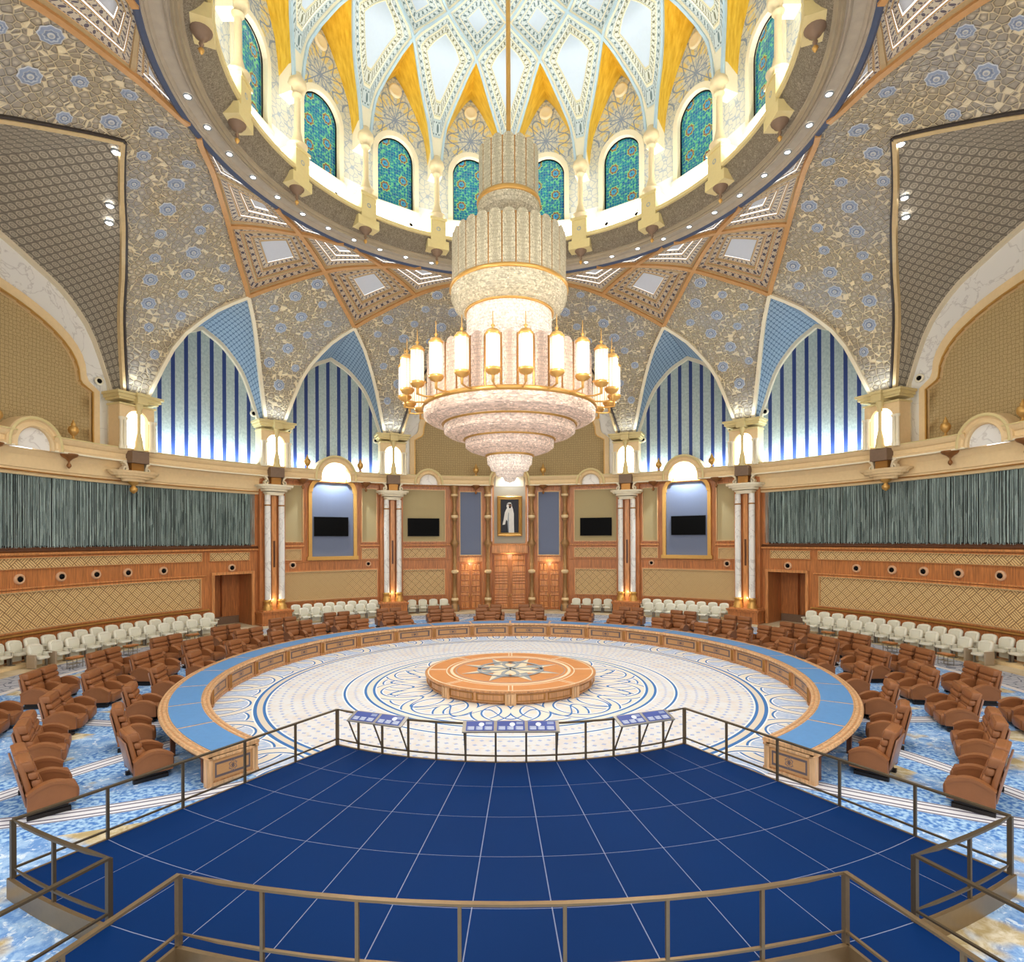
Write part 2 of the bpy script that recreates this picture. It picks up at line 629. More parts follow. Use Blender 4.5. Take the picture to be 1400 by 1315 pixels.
def m_stained():
    M = Mat('stained_glass', .15)
    u, v = M.uv()
    p = M.vec(u, v, 0)
    f = M.vor(p, 6.0, 'DISTANCE_TO_EDGE', .3)
    cc = M.vcol(p, 9.0)
    c = M.mix(cc, lin(20, 78, 140), lin(26, 138, 140))
    c = M.mix((cc > .82), c, lin(88, 176, 128))
    xs = u / 1.16
    row = (v - 25.95) / 1.38 + xs.fl().mod(2.0) * .5
    dx = (xs.fr() - .5) * 1.16; dy = (row.fr() - .5) * 1.38
    r = (dx * dx + dy * dy).sqrt()
    a = M.m('ARCTAN2', dx, dy)
    rr = r + (a * 8).cos() * .025
    c = M.mix((rr < .30), c, lin(170, 205, 96))
    c = M.mix((rr < .27), c, lin(128, 74, 44))
    c = M.mix((rr < .17), c, lin(40, 140, 190))
    c = M.mix((rr < .07), c, lin(30, 70, 130))
    c = M.mix((f < .03), c, lin(122, 190, 148))
    M.col(c)
    M.emit(c, .16)  # faint glow put into the panes, with no light behind them
    return M.mat
M_stain = m_stained()


def m_crystal(name, c, st, k=1.0):
    """strings of cut crystal lit from inside"""
    M = Mat(name, .25, 0, .6)
    x, y, z = M.objc()
    a = M.m('ARCTAN2', x, y)
    r = (x * x + y * y).sqrt()
    p = M.vec(a * 9.0 * k, z * 5.0, r * 5.0)
    cell = M.vcol(p, 3.2)
    d = M.vor(p, 3.2, 'F1')
    big = M.noise(M.vec(a * 3, z * 2, r), 1.3, 2)
    spark = M.m('MULTIPLY', cell > .93, M.ss(d, .35, .1))
    base = M.mix(cell, lin(tuple(q * .80 for q in c)), lin(tuple(min(255, q * 1.06) for q in c)))
    base = M.mix(((z * 7).fr() < .16) * .35, base, lin(tuple(q * .62 for q in c)))
    M.col(base)
    M.emit(M.mix(spark, base, (1, .94, .84, 1)), spark * (1.0 * st) + (M.ss(big, .3, .75) * .5 + .5) * (st * .30))
    M.bump(d, .04, .6)
    return M.mat
def m_flute():
    M = Mat('lantern_glass', .25, 0, .6)
    x, y, z = M.objc()
    a = M.m('ARCTAN2', x, y)
    fl = (a * 12).cos() * .5 + .5
    core = M.ss((z - 12.5).abs(), .62, .25)
    c = M.mix(fl, lin(226, 206, 176), lin(246, 236, 220))
    c = M.mix(((z * 11).fr() < .14) * .4, c, lin(206, 182, 150))
    M.col(c)
    M.emit(c, (core * .6 + .15) * (fl * .5 + .5))
    M.bump(fl, .02, .6)
    return M.mat
M_cry = m_crystal('pink_crystal', (232, 204, 184), .8)
M_cryb = m_crystal('bright_crystal', (242, 224, 208), 1.35)
M_cryg = m_crystal('honey_crystal', (196, 186, 158), .5)
M_crylan = m_flute()


def m_beads():
    M = Mat('teal_bead_strand', .35)
    x, y, z = M.objc()
    p = M.vec(M.m('ARCTAN2', x, y) * 300, 0.0, z * .5)
    n = M.vcol(p, 2.0)
    M.col(M.mix(n, lin(92, 114, 110), lin(196, 216, 208)))
    return M.mat
M_bead = m_beads()
M_beadback = plain('dark_backing', (34, 36, 33), .8, 0, .1)


def m_carpet():
    M = Mat('woven_carpet', .9, 0, .1)
    x, y, z = M.objc()
    R = (x * x + y * y).sqrt()
    A = M.m('ARCTAN2', x, y)
    p = M.vec(x, y, 0)
    CR, BL, LB = lin(216, 217, 219), lin(70, 118, 178), lin(150, 178, 214)
    BG = lin(214, 204, 188)
    nz = M.noise(p, 1.2, 4, .6)
    c = M.mix(M.ss(nz, .45, .7), CR, lin(212, 204, 200))
    # flecks of the plain field
    rr = R * 2.6
    ce = (A * 26 + rr.fl() * .5)
    fx = (ce.fr() - .5); fy = (rr.fr() - .5)
    c = M.mix(((fx.abs() * .9 + fy.abs() * 1.3) < .26) * ((R > 5.95).mn(R < 9.55)), c, lin(164, 178, 212))
    c = M.mix(M.ss(M.noise(p, 5, 2), .56, .62) * (R < 9.6) * .6, c, lin(216, 206, 190))

    def ring(r0, w): return ((R - r0).abs() < w)

    def trac(c, ra, rb, mid, amp, n, field, ph=0.0):
        zone = (R > ra).mn(R < rb)
        c = M.mix(zone, c, field)
        for s in (0, .5):
            # chain of interlaced circles of carpet braid
            q = (((A / (6.28318 / n) + s).fr()) - .5) * (6.28318 / n)
            X = R * q.cos() - mid; Y = R * q.sin()
            d = ((X * X + Y * Y).sqrt() - amp).abs()
            c = M.mix(zone * (d < .27), c, lin(238, 238, 238))
            c = M.mix(zone * (d < .22), c, BL)
            c = M.mix(zone * (d < .15), c, lin(224, 217, 204))
        return c
    fld = M.mix(M.ss(M.noise(p, 3, 3), .4, .6), lin(214, 214, 214), lin(222, 210, 196))
    c = trac(c, 3.2, 5.6, 4.35, 1.2, 10, fld)
    z2 = (R > 3.2).mn(R < 5.6)
    d = ((R - 4.55 - (A * 16).cos() * .5).abs() < .05)
    c = M.mix(z2 * d, c, BL)
    fb = M.mix(M.ss(M.noise(p, 5, 3), .42, .6), lin(168, 188, 218), lin(200, 208, 222))
    c = trac(c, 9.9, 11.9, 11.15, 1.25, 20, fb)
    for r0, w in ((5.62, .05), (5.95, .05), (6.75, .045), (9.58, .05), (9.88, .06)):
        c = M.mix(ring(r0, w + .05), c, lin(240, 240, 236))
        c = M.mix(ring(r0, w), c, BL)
    c = M.mix((R > 9.63).mn(R < 9.82), c, BG)
    c = M.mix((R > 5.67).mn(R < 5.9), c, lin(214, 216, 206))
    # outer garden field
    big = M.noise(p, .55, 3, .55)
    n2 = M.noise(p, 2.6, 5, .7, .6)
    gb = M.mix(M.ss(n2, .42, .58), lin(104, 146, 202), lin(158, 190, 224))
    gb = M.mix(M.ss(M.noise(p, 5.5, 4, .7, .5), .55, .62), gb, lin(206, 220, 234))
    bei = M.mix(M.ss(n2, .40, .62), lin(176, 156, 112), lin(214, 204, 180))
    gb = M.mix(M.ss(big, .55, .61), gb, bei)
    t = (A * (12 / 6.28318) + R * .055)
    w1 = (t.fr() - .5).abs() * 6.28318 / 12 * R
    t2 = (A * (12 / 6.28318) - R * .075 + .3)
    w2 = (t2.fr() - .5).abs() * 6.28318 / 12 * R
    for w in (w1, w2):
        gb = M.mix((w < 1.15) * (w > .34), gb, M.mix(M.ss(M.noise(p, 9, 2), .4, .6), lin(76, 124, 192), lin(168, 202, 230)))
        gb = M.mix((w < .34), gb, lin(222, 222, 226))
        gb = M.mix((((w - .13).abs() < .035).mx((w - .30).abs() < .03)), gb, lin(112, 108, 124))
    c = M.mix((R > 11.55), c, gb)
    leaf = M.vor(p, 2.2, 'DISTANCE_TO_EDGE', 1)
    gl = M.mix((leaf < .05), lin(178, 180, 188), lin(120, 124, 136))
    c = M.mix((R > 20.2), c, gl)
    c = M.mix((R > 20.0).mn(R < 20.3), c, lin(214, 208, 204))
    st = M.mix(M.ss(M.noise(p, .8, 5), .4, .6), lin(212, 196, 164), lin(190, 170, 134))
    c = M.mix((R > 22.3), c, st)
    M.col(c)
    M.bump(M.noise(p, 40, 2), .01, .3)
    return M.mat
M_carpet = m_carpet()


def m_veneer(name='inlaid_veneer'):
    """desk panel veneer with a dark stringing line and a round motif; uv -1..1"""
    M = Mat(name, .4)
    u, v = M.uv()
    x = u.abs(); y = v.abs()
    n = M.noise(M.vec(u * 2, v * 8, 0), 2, 3)
    c = M.mix(n, lin(176, 128, 80), lin(198, 152, 102))
    fr = ((x - .86).abs() < .045).mx((y - .62).abs() < .12) * (x < .905) * (y < .74)
    c = M.mix(fr, c, lin(96, 84, 86))
    r = (u * u * 9 + v * v).sqrt()
    a = M.m('ARCTAN2', u * 3, v)
    q = r * .85 + (a * 8).cos() * .08
    c = M.mix((q < .5), c, lin(110, 96, 96))
    c = M.mix((q < .38), c, lin(184, 136, 84))
    c = M.mix((q < .22), c, lin(96, 80, 80))
    M.col(c)
    return M.mat
M_ven = m_veneer()

# ------------------------------------------------------------------ the vault net
def hermite(xs, ys):
    n = len(xs)
    d = [(ys[i + 1] - ys[i]) / (xs[i + 1] - xs[i]) for i in range(n - 1)]
    sl = [d[0]] + [(d[i - 1] * (xs[i + 1] - xs[i]) + d[i] * (xs[i] - xs[i - 1])) / (xs[i + 1] - xs[i - 1]) for i in range(1, n - 1)] + [d[-1]]

    def f(x):
        x = max(xs[0], min(xs[-1], x))
        i = max(j for j in range(n - 1) if xs[j] <= x)
        h = xs[i + 1] - xs[i]; t = (x - xs[i]) / h
        return ((2 * t ** 3 - 3 * t * t + 1) * ys[i] + (t ** 3 - 2 * t * t + t) * h * sl[i]
                + (-2 * t ** 3 + 3 * t * t) * ys[i + 1] + (t ** 3 - t * t) * h * sl[i + 1])
    return f


class Net:
    def __init__(s, G, R, Z, warp, uk):
        s.G = G; s.R = hermite(G, R); s.Z = hermite(G, Z); s.w = warp; s.g0 = G[0]; s.g1 = G[-1]; s.uk = uk
        s.arc = [0.0]; N = 200
        for i in range(N):
            a = G[0] + (G[-1] - G[0]) * i / N; b = G[0] + (G[-1] - G[0]) * (i + 1) / N
            s.arc.append(s.arc[-1] + hypot(s.R(a) - s.R(b), s.Z(a) - s.Z(b)))

    def phi(s, th): return th + s.w * sin(radians(4 * th))

    def tg(s, th, g): return P(s.phi(th), s.R(g), s.Z(g))

    def nrm(s, th, g):
        e = .3
        a = sub(s.tg(th + e, g), s.tg(th - e, g))
        ga, gb = max(s.g0, g - e), min(s.g1, g + e)
        b = sub(s.tg(th, gb), s.tg(th, ga))
        n = norm(cross(a, b))
        p = s.tg(th, g)
        if n[0] * -p[0] + n[1] * -p[1] + n[2] * (5 - p[2]) < 0:
            n = (-n[0], -n[1], -n[2])
        return n                         # towards the room

    def len(s, g):
        t = (g - s.g0) / (s.g1 - s.g0) * 200
        i = max(0, min(199, int(t)))
        return s.arc[i] + (s.arc[i + 1] - s.arc[i]) * (t - i)

    def pt(s, a, b, depth=0.0):
        th = (a + b) / 2; g = max(s.g0, min(s.g1, (b - a) / 2))
        p = s.tg(th, g)
        return addv(p, s.nrm(th, g), -depth) if depth else p

    def uv(s, a, b):
        th = (a + b) / 2; g = max(s.g0, min(s.g1, (b - a) / 2))
        return (radians(th) * s.uk, s.len(g))


LOW = Net([1.6, 4.1, 6.9, 11.25, 16.9, 22.5, 33.75, 43.4],
          [24.1, 22.9, 21.35, 19.5, 17.8, 16.4, 14.3, 13.35],
          [14.6, 18.0, 19.82, 21.12, 22.2, 22.95, 23.4, 23.42], .7, 18.0)
DOM = Net([1.3, 1.9, 4.5, 6.6, 8.8, 11.25, 16.9, 22.5, 33.75, 45, 67.5, 90],
          [11.45, 11.42, 11.1, 10.7, 10.2, 9.65, 9.25, 8.85, 7.7, 6.3, 3.3, .5],
          [28.9, 30.1, 32.1, 33.0, 33.8, 34.4, 35.3, 36.0, 37.2, 38.2, 39.5, 40.0], 0, 9.0)


def clip(poly, net):
    for lim, sg in ((net.g1, 1), (net.g0, -1)):
        out = []
        for i in range(len(poly)):
            p, q = poly[i], poly[(i + 1) % len(poly)]
            fp = sg * ((p[1] - p[0]) / 2 - lim); fq = sg * ((q[1] - q[0]) / 2 - lim)
            if fp <= 1e-9:
                out.append(p)
            if (fp < -1e-9 and fq > 1e-9) or (fp > 1e-9 and fq < -1e-9):
                t = fp / (fp - fq)
                out.append((p[0] + (q[0] - p[0]) * t, p[1] + (q[1] - p[1]) * t))
        poly = out
        if len(poly) < 3:
            return []
    return poly


def cell(A, B, w=22.5):
    return [(A, B), (A, B + w), (A + w, B + w), (A + w, B)]


def nested(net, poly, s1, s2, d1, d2, mb, m, n=7):
    """strip between two scaled copies of the cell's outline"""
    cx = sum(p[0] for p in poly) / len(poly); cy = sum(p[1] for p in poly) / len(poly)
    for i in range(len(poly)):
        p, q = poly[i], poly[(i + 1) % len(poly)]
        rows = [[], []]; uv = [[], []]
        L = 0; last = None
        for k in range(n + 1):
            a = p[0] + (q[0] - p[0]) * k / n; b = p[1] + (q[1] - p[1]) * k / n
            for j, (sc, d) in enumerate(((s1, d1), (s2, d2))):
                X = net.pt(cx + (a - cx) * sc, cy + (b - cy) * sc, d)
                rows[j].append(X)
                if j == 0:
                    L += hypot(*sub(X, last)[:2], sub(X, last)[2]) if last else 0
                    last = X
                uv[j].append((L, j))
        mb.grid(rows, True, uv, m=m)


def panelfill(net, poly, sc, d, mb, m, n=6):
    cx = sum(p[0] for p in poly) / len(poly); cy = sum(p[1] for p in poly) / len(poly)
    for i in range(len(poly)):
        p, q = poly[i], poly[(i + 1) % len(poly)]
        rows = []
        for r in range(n + 1):
            t = sc * r / n
            rows.append([net.pt(cx + (p[0] + (q[0] - p[0]) * k / n - cx) * t, cy + (p[1] + (q[1] - p[1]) * k / n - cy) * t, d) for k in range(n + 1)])
        mb.grid(rows, True, m=m)


def rib(net, al, sg, g0, g1, w, d, mb, off=0.0, n=None, m=0):
    """rib number al, running to +theta (sg=1) or -theta"""
    n = n or max(6, int((g1 - g0) / 1.2))
    pts, nn = [], []
    for i in range(n + 1):
        t = i / n
        g = g0 + (g1 - g0) * (t * t * .6 + t * .4)
        th = al + sg * g
        pts.append(net.tg(th, g)); nn.append(net.nrm(th, g))
    mb.rsweep(pts, nn, w, d, off=off, smooth=False, m=m)


ceiling = empty('ceiling', kind='structure')

# webs and coffers of the lower vault, four times round
ROS = []
for q in range(4):
    o = 90 * q
    kite = clip(cell(o + 22.5, o + 45), LOW)
    regs = [('kite', [(22.5, 45)], 1), ('bay', [(45, 67.5), (45, 90), (45, 112.5), (67.5, 112.5), (90, 112.5)], 1)]
    for nm, cells, _ in regs:
        mb = MB()
        for A, B in cells:
            N = 14
            rows = []; uv = []
            for i in range(N + 1):
                r = []; u = []
                for j in range(N + 1):
                    a = o + A + 22.5 * i / N; b = o + B + 22.5 * j / N
                    r.append(LOW.pt(a, b)); u.append(LOW.uv(a, b))
                rows.append(r); uv.append(u)
            mb.grid(rows, True, uv)
        ob('vault_web', mb, M_web, ceiling)
    # rosettes on a staggered lattice over the webs
    k = 0
    for iv in range(1, 12):
        s0 = 1.35 * iv
        g = min((abs(LOW.len(LOW.g0 + (LOW.g1 - LOW.g0) * t / 400) - s0), LOW.g0 + (LOW.g1 - LOW.g0) * t / 400) for t in range(401))[1]
        Rg = LOW.R(g); st = degrees(1.95 / Rg)
        n = int(40 / st)
        for iu in range(-n, n + 1):
            for c in (45, 90):
                th = c + (iu + (.5 if iv % 2 else 0)) * st
                a, b = th - g, th + g
                mg = degrees(.62 / Rg)
                inside = False
                if c == 45:
                    inside = 22.5 + mg < a < 45 - mg * .8 and 45 + mg * .8 < b < 67.5 - mg
                else:
                    inside = (45 + mg < a < 67.5 - mg and 67.5 + mg < b < 135 - mg) or (67.5 - mg <= a < 112.5 - mg and 112.5 + mg < b < 135 - mg)
                if inside and g < 41:
                    ROS.append((o + th, g, .40 if (iu + iv) % 2 == 0 else .30))
    # coffers
    cells = [(22.5, 67.5, 0), (0, 45, 0), (0, 67.5, 1), (22.5, 90, 1), (-22.5, 45, 1),
             (-22.5, 67.5, 2), (0, 90, 2), (22.5, 112.5, 2), (-45, 45, 2)]
    for A, B, kind in cells:
        poly = clip(cell(o + A, o + B), LOW)
        if not poly:
            continue
        mb = MB()
        if kind == 0:
            lev = [(1, .93, 0, 0, 2), (.93, .92, 0, .08, 2), (.92, .76, .08, .08, 0), (.76, .74, .08, .04, 2), (.74, .71, .04, .04, 2), (.71, .70, .04, .14, 2),
                   (.70, .54, .14, .14, 0), (.54, .51, .14, .10, 2), (.51, .50, .10, .2, 2), (.50, .36, .2, .2, 1), (.36, .34, .2, .16, 2)]
            cen = .34
        elif kind == 1:
            lev = [(1, .92, 0, 0, 2), (.92, .90, 0, .08, 2), (.90, .70, .08, .08, 1), (.70, .67, .08, .05, 2), (.67, .47, .10, .10, 1), (.47, .44, .1, .07, 2), (.44, .24, .14, .14, 1), (.24, .22, .14, .11, 2)]
            cen = .22
        else:
            lev = [(1, .88, 0, 0, 2), (.88, .86, 0, .06, 2), (.86, .56, .06, .06, 1), (.56, .5, .06, .03, 2), (.5, .26, .08, .08, 1), (.26, .2, .08, .05, 2)]
            cen = .2
        for s1, s2, d1, d2, m in lev:
            nested(LOW, poly, s1, s2, d1, d2, mb, m)
        cof = ob('coffer', mb, [M_dot, M_dot2, M_cofm], ceiling)
        mb = MB(); panelfill(LOW, poly, cen, .2 if kind < 2 else .07, mb, 0)
        ob('coffer_panel', mb, M_cofc, cof)
    # ribs
    for c in (22.5, 45, 67.5):
        for sg in (1, -1):
            stop = 22.5 if (c, sg) in ((67.5, 1), (22.5, -1)) else LOW.g1
            mb = MB()
            if stop < 30:
                rib(LOW, o + c, sg, LOW.g0, stop, .17, .26, mb, .02)
                ob('arch_rib', mb, M_agold, ceiling)
                mb = MB(); rib(LOW, o + c - sg * .55, sg, LOW.g0, stop + .5, .12, .14, mb, .04)
                ob('arch_rib', mb, M_outl, ceiling)
            else:
                rib(LOW, o + c, sg, LOW.g0, 11.25, .22, .26, mb, .02)
                ob('arch_rib', mb, M_creaml, ceiling)
                mb = MB(); rib(LOW, o + c, sg, 11.25, stop, .24, .2, mb, .03)
                ob('vault_rib', mb, M_orange, ceiling)
    for c in (0, 90):
        sgs = (1,) if c == 0 else (-1,)
        for sg in sgs:
            mb = MB(); rib(LOW, o + c, sg, 22.5, LOW.g1, .22, .18, mb, .03)
            ob('vault_rib', mb, M_orange, ceiling)

# carved rosettes, each a piece of its own
from mathutils import Matrix
mb = MB()
NP = 16
rings = [(0, .16), (.26, .15), (.36, .05), (.62, .13), (.98, .03)]
rows = []
for k, (r, z) in enumerate(rings):
    rows.append([((r * (1.07 if (j % 2 and k >= 3) else (.93 if k >= 3 else 1))) * cos(2 * pi * j / NP), (r * (1.07 if (j % 2 and k >= 3) else (.93 if k >= 3 else 1))) * sin(2 * pi * j / NP), z) for j in range(NP)])
mb.grid(rows, False, close=True)
def m_rosette():
    M = Mat('blue_grey_rosette', .55)
    x, y, z = M.objc()
    r = (x * x + y * y).sqrt()
    a = M.m('ARCTAN2', x, y)
    w = r + (a * 8).cos() * .05
    c = M.mix((w < .86), lin(196, 200, 204), lin(140, 152, 174))
    c = M.mix((w < .62), c, lin(178, 184, 192))
    c = M.mix((w < .5), c, lin(126, 138, 160))
    c = M.mix((r < .3), c, lin(196, 196, 192))
    c = M.mix((r < .16), c, lin(150, 158, 172))
    return M.col(c).mat
M_ros = m_rosette()
ros_me = meshof('rosette', mb, M_ros)
for th, g, r in ROS[:300] if len(ROS) > 300 else ROS:
    p = LOW.tg(th, g); n = LOW.nrm(th, g)
    t = norm(cross((0, 0, 1), n)); b = cross(n, t)
    p = addv(p, n, .01)
    o_ = ob('rosette', ros_me, None, ceiling)
    o_.matrix_local = Matrix(((t[0] * r, b[0] * r, n[0] * r, p[0]), (t[1] * r, b[1] * r, n[1] * r, p[1]), (t[2] * r, b[2] * r, n[2] * r, p[2]), (0, 0, 0, 1)))


def zin(z): return 14.6 + (z - 14.6) * .89


RWU = 25.1                                # upper wall radius


def arch_curves(mid, hw, n=16):
    """outer (shell) and inner (wall) points of a bay's pointed arch, left to right"""
    out, inn = [], []
    L = []
    for i in range(n + 1):
        t = i / n
        L.append((LOW.g0 + (hw - LOW.g0) * (t * t * .5 + t * .5)))
    seq = [(mid - (hw - g), g) for g in L] + [(mid + (hw - g), g) for g in reversed(L[:-1])]
    for th, g in seq:
        f = LOW.phi(th)
        out.append((f, LOW.R(g), LOW.Z(g))); inn.append((f, RWU, zin(LOW.Z(g))))
    return out, inn


walls = {k: empty('wall_' + k, kind='structure') for k in ('back', 'left', 'right')}
BAYS = [(0, 22.5, 'back'), (-33.75, 11.25, 'back'), (33.75, 11.25, 'back'), (-56.25, 11.25, 'left'), (56.25, 11.25, 'right'), (-90, 22.5, 'left'), (90, 22.5, 'right')]
for mid, hw, side in BAYS:
    out, inn = arch_curves(mid, hw)
    big = hw > 12
    # soffit between the shell and the wall, coffered in small quilted squares
    for half in (0, 1):
        n = len(out) // 2 + 1
        o_, i_ = (out[:n], inn[:n]) if half == 0 else (out[n - 1:], inn[n - 1:])
        rows = []; uv = []
        L = 0
        for k in range(len(o_)):
            a = P(*o_[k]); b = P(*i_[k])
            if k:
                pa = P(*o_[k - 1]); L += sqrt(sum((a[q] - pa[q]) ** 2 for q in range(3)))
            m_ = 10 if big else 4
            rows.append([tuple(a[q] + (b[q] - a[q]) * j / m_ for q in range(3)) for j in range(m_ + 1)])
            dd = sqrt(sum((a[q] - b[q]) ** 2 for q in range(3)))
            uv.append([(dd * (1 - j / m_), L) for j in range(m_ + 1)])
        ob('arch_soffit', MB().grid(rows, True, uv), M_soff if big else M_soffb, ceiling)
    # wall inside the arch
    rows = [[], []]; uv = [[], []]
    NS = 60
    fs = [inn[0][0] + (inn[-1][0] - inn[0][0]) * i / NS for i in range(NS + 1)]

    def ztop(f):
        for a, b in zip(inn, inn[1:]):
            if a[0] <= f <= b[0] + 1e-9:
                return a[2] + (b[2] - a[2]) * (f - a[0]) / max(1e-9, b[0] - a[0])
        return inn[0][2]
    rows = []; uv = []
    for k in range(5):
        rows.append([P(f, RWU + .02, 11.0 + (ztop(f) - 11.0) * k / 4) for f in fs])
        uv.append([(f, 11.0 + (ztop(f) - 11.0) * k / 4) for f in fs])
    ob('lunette_panel', MB().grid(rows, True, uv), M_marble if big else M_stripe, walls[side])
    # moulding round the inner arch
    mb = MB()
    pts = [P(f, RWU - .02, z - .06) for f, r, z in inn]
    mb.rsweep([addv(p, (0, 0, 1), 0) for p in pts], [norm((-p[0], -p[1], 0)) for p in pts], .34 if not big else .16, .26, off=.08)
    ob('arch_moulding', mb, M_creaml, walls[side])
    if big:
        # great round-headed damask panel in a cream shouldered frame
        def outl(e, n=26):
            w = 17.2 + e * 2.0; w2 = 18.6 + e * 2.0
            L = [(-w2, 11.0), (-w2, 14.4 + e * .3), (-w, 14.75 + e * .5)]
            for i in range(n + 1):
                a = pi - pi * i / n
                L.append((w * cos(a) * .985, 14.9 + e * .8 + (3.65 + e * .4) * max(0.0, sin(a)) ** .9))
            L += [(w, 14.75 + e * .5), (w2, 14.4 + e * .3), (w2, 11.0)]
            return L
        inner = outl(0); outer = outl(.5)
        mb = MB()
        n = len(inner)
        rows = []; uv = []
        for k in range(7):
            rows.append([P(mid + d, RWU - .05, 11.0 + (z - 11.0) * k / 6) for d, z in inner])
            uv.append([(radians(d) * 25, 11.0 + (z - 11.0) * k / 6) for d, z in inner])
        ob('damask_panel', MB().grid(rows, True, uv), M_niche, walls[side])
        mb.grid([[P(mid + d, RWU - .03, z) for d, z in outer], [P(mid + d, RWU - .28, z) for d, z in outer],
                 [P(mid + d, RWU - .28, z) for d, z in inner], [P(mid + d, RWU - .04, z) for d, z in inner]], False)
        ob('panel_frame', mb, M_cream, walls[side])
        mb = MB()
        g1 = outl(.08)
        mb.grid([[P(mid + d, RWU - .34, z) for d, z in g1], [P(mid + d, RWU - .34, z) for d, z in inner], [P(mid + d, RWU - .2, z) for d, z in inner]], False)
        ob('panel_frame', mb, M_gold, walls[side])
for c, side in ((-66.8, 'left'), (-45, 'back'), (-23.2, 'back'), (23.2, 'back'), (45, 'back'), (66.8, 'right')):
    ob('pier', MB().arc(c - 2.2, c + 2.2, 10.9, 15.2, RWU - .05, RWU + .4), M_creaml, walls[side])

# ------------------------------------------------------------------ ring under the dome
dome = ceiling
ob('ring_moulding', MB().arcsweep([(13.5, 23.7), (13.46, 23.38), (13.38, 23.33), (13.28, 23.38), (13.2, 23.44), (13.3, 23.9)], 0, 360, 3, smooth=False), M_bluemould, ceiling)
ob('ring_soffit', MB().arcsweep([(13.25, 23.43), (13.17, 23.41), (13.13, 23.47), (13.07, 23.43), (13.02, 23.49), (12.98, 23.57), (12.56, 23.57), (12.52, 23.49), (12.46, 23.43), (12.40, 23.48), (12.3, 23.44), (12.3, 23.9), (13.3, 23.9)], 0, 360, 3), plain('ring_stone', (170, 158, 140), .55, 0, .12, 3), ceiling)
ob('ring_moulding', MB().arcsweep([(12.34, 23.6), (12.34, 23.40), (12.26, 23.36), (12.2, 23.44), (12.12, 23.42), (12.06, 23.52), (11.98, 23.56), (12.0, 23.9)], 0, 360, 3), plain('ring_grey_moulding', (150, 136, 112), .5, 0, .1, 3), ceiling)


def m_band():
    M = Mat('carved_grey_band', .6)
    u, v = M.uv()
    n = M.noise(M.vec(u * 2, v * 2, 0), 4.2, 3, .6, 2.0)
    w = (n * 26).sin()
    M.col(M.mix(M.ss(w, -.3, .5), lin(140, 126, 106), lin(190, 176, 152)))
    M.bump(w, .05, .8)
    return M.mat


cav = [(12.02, 23.55), (11.86, 23.62), (11.66, 23.78), (11.48, 23.98), (11.34, 24.2), (11.26, 24.36)]
rows = []; uv = []
for i in range(145):
    f = 2.5 * i
    rows.append([P(f, r, z) for r, z in cav]); uv.append([(radians(f) * 11.5, .2 * k) for k in range(len(cav))])
ob('ring_band', MB().grid(rows, True, uv), m_band(), ceiling)
ob('ledge', MB().arcsweep([(11.28, 24.34), (11.16, 24.36), (11.12, 24.5), (11.2, 24.58), (11.4, 24.58), (11.4, 24.5), (12.6, 24.5), (12.6, 24.3), (11.4, 24.3)], 0, 360, 3), M_yel, ceiling)

# dome wall, windows, gold soffits, coffers, ribs
RD = 12.3
WH = degrees(1.16 / RD)
WZ0, WZS = 26.15, 29.15


def wtop(d):
    x = radians(d) * RD
    return WZS + sqrt(max(0, 1.16 ** 2 - x * x))


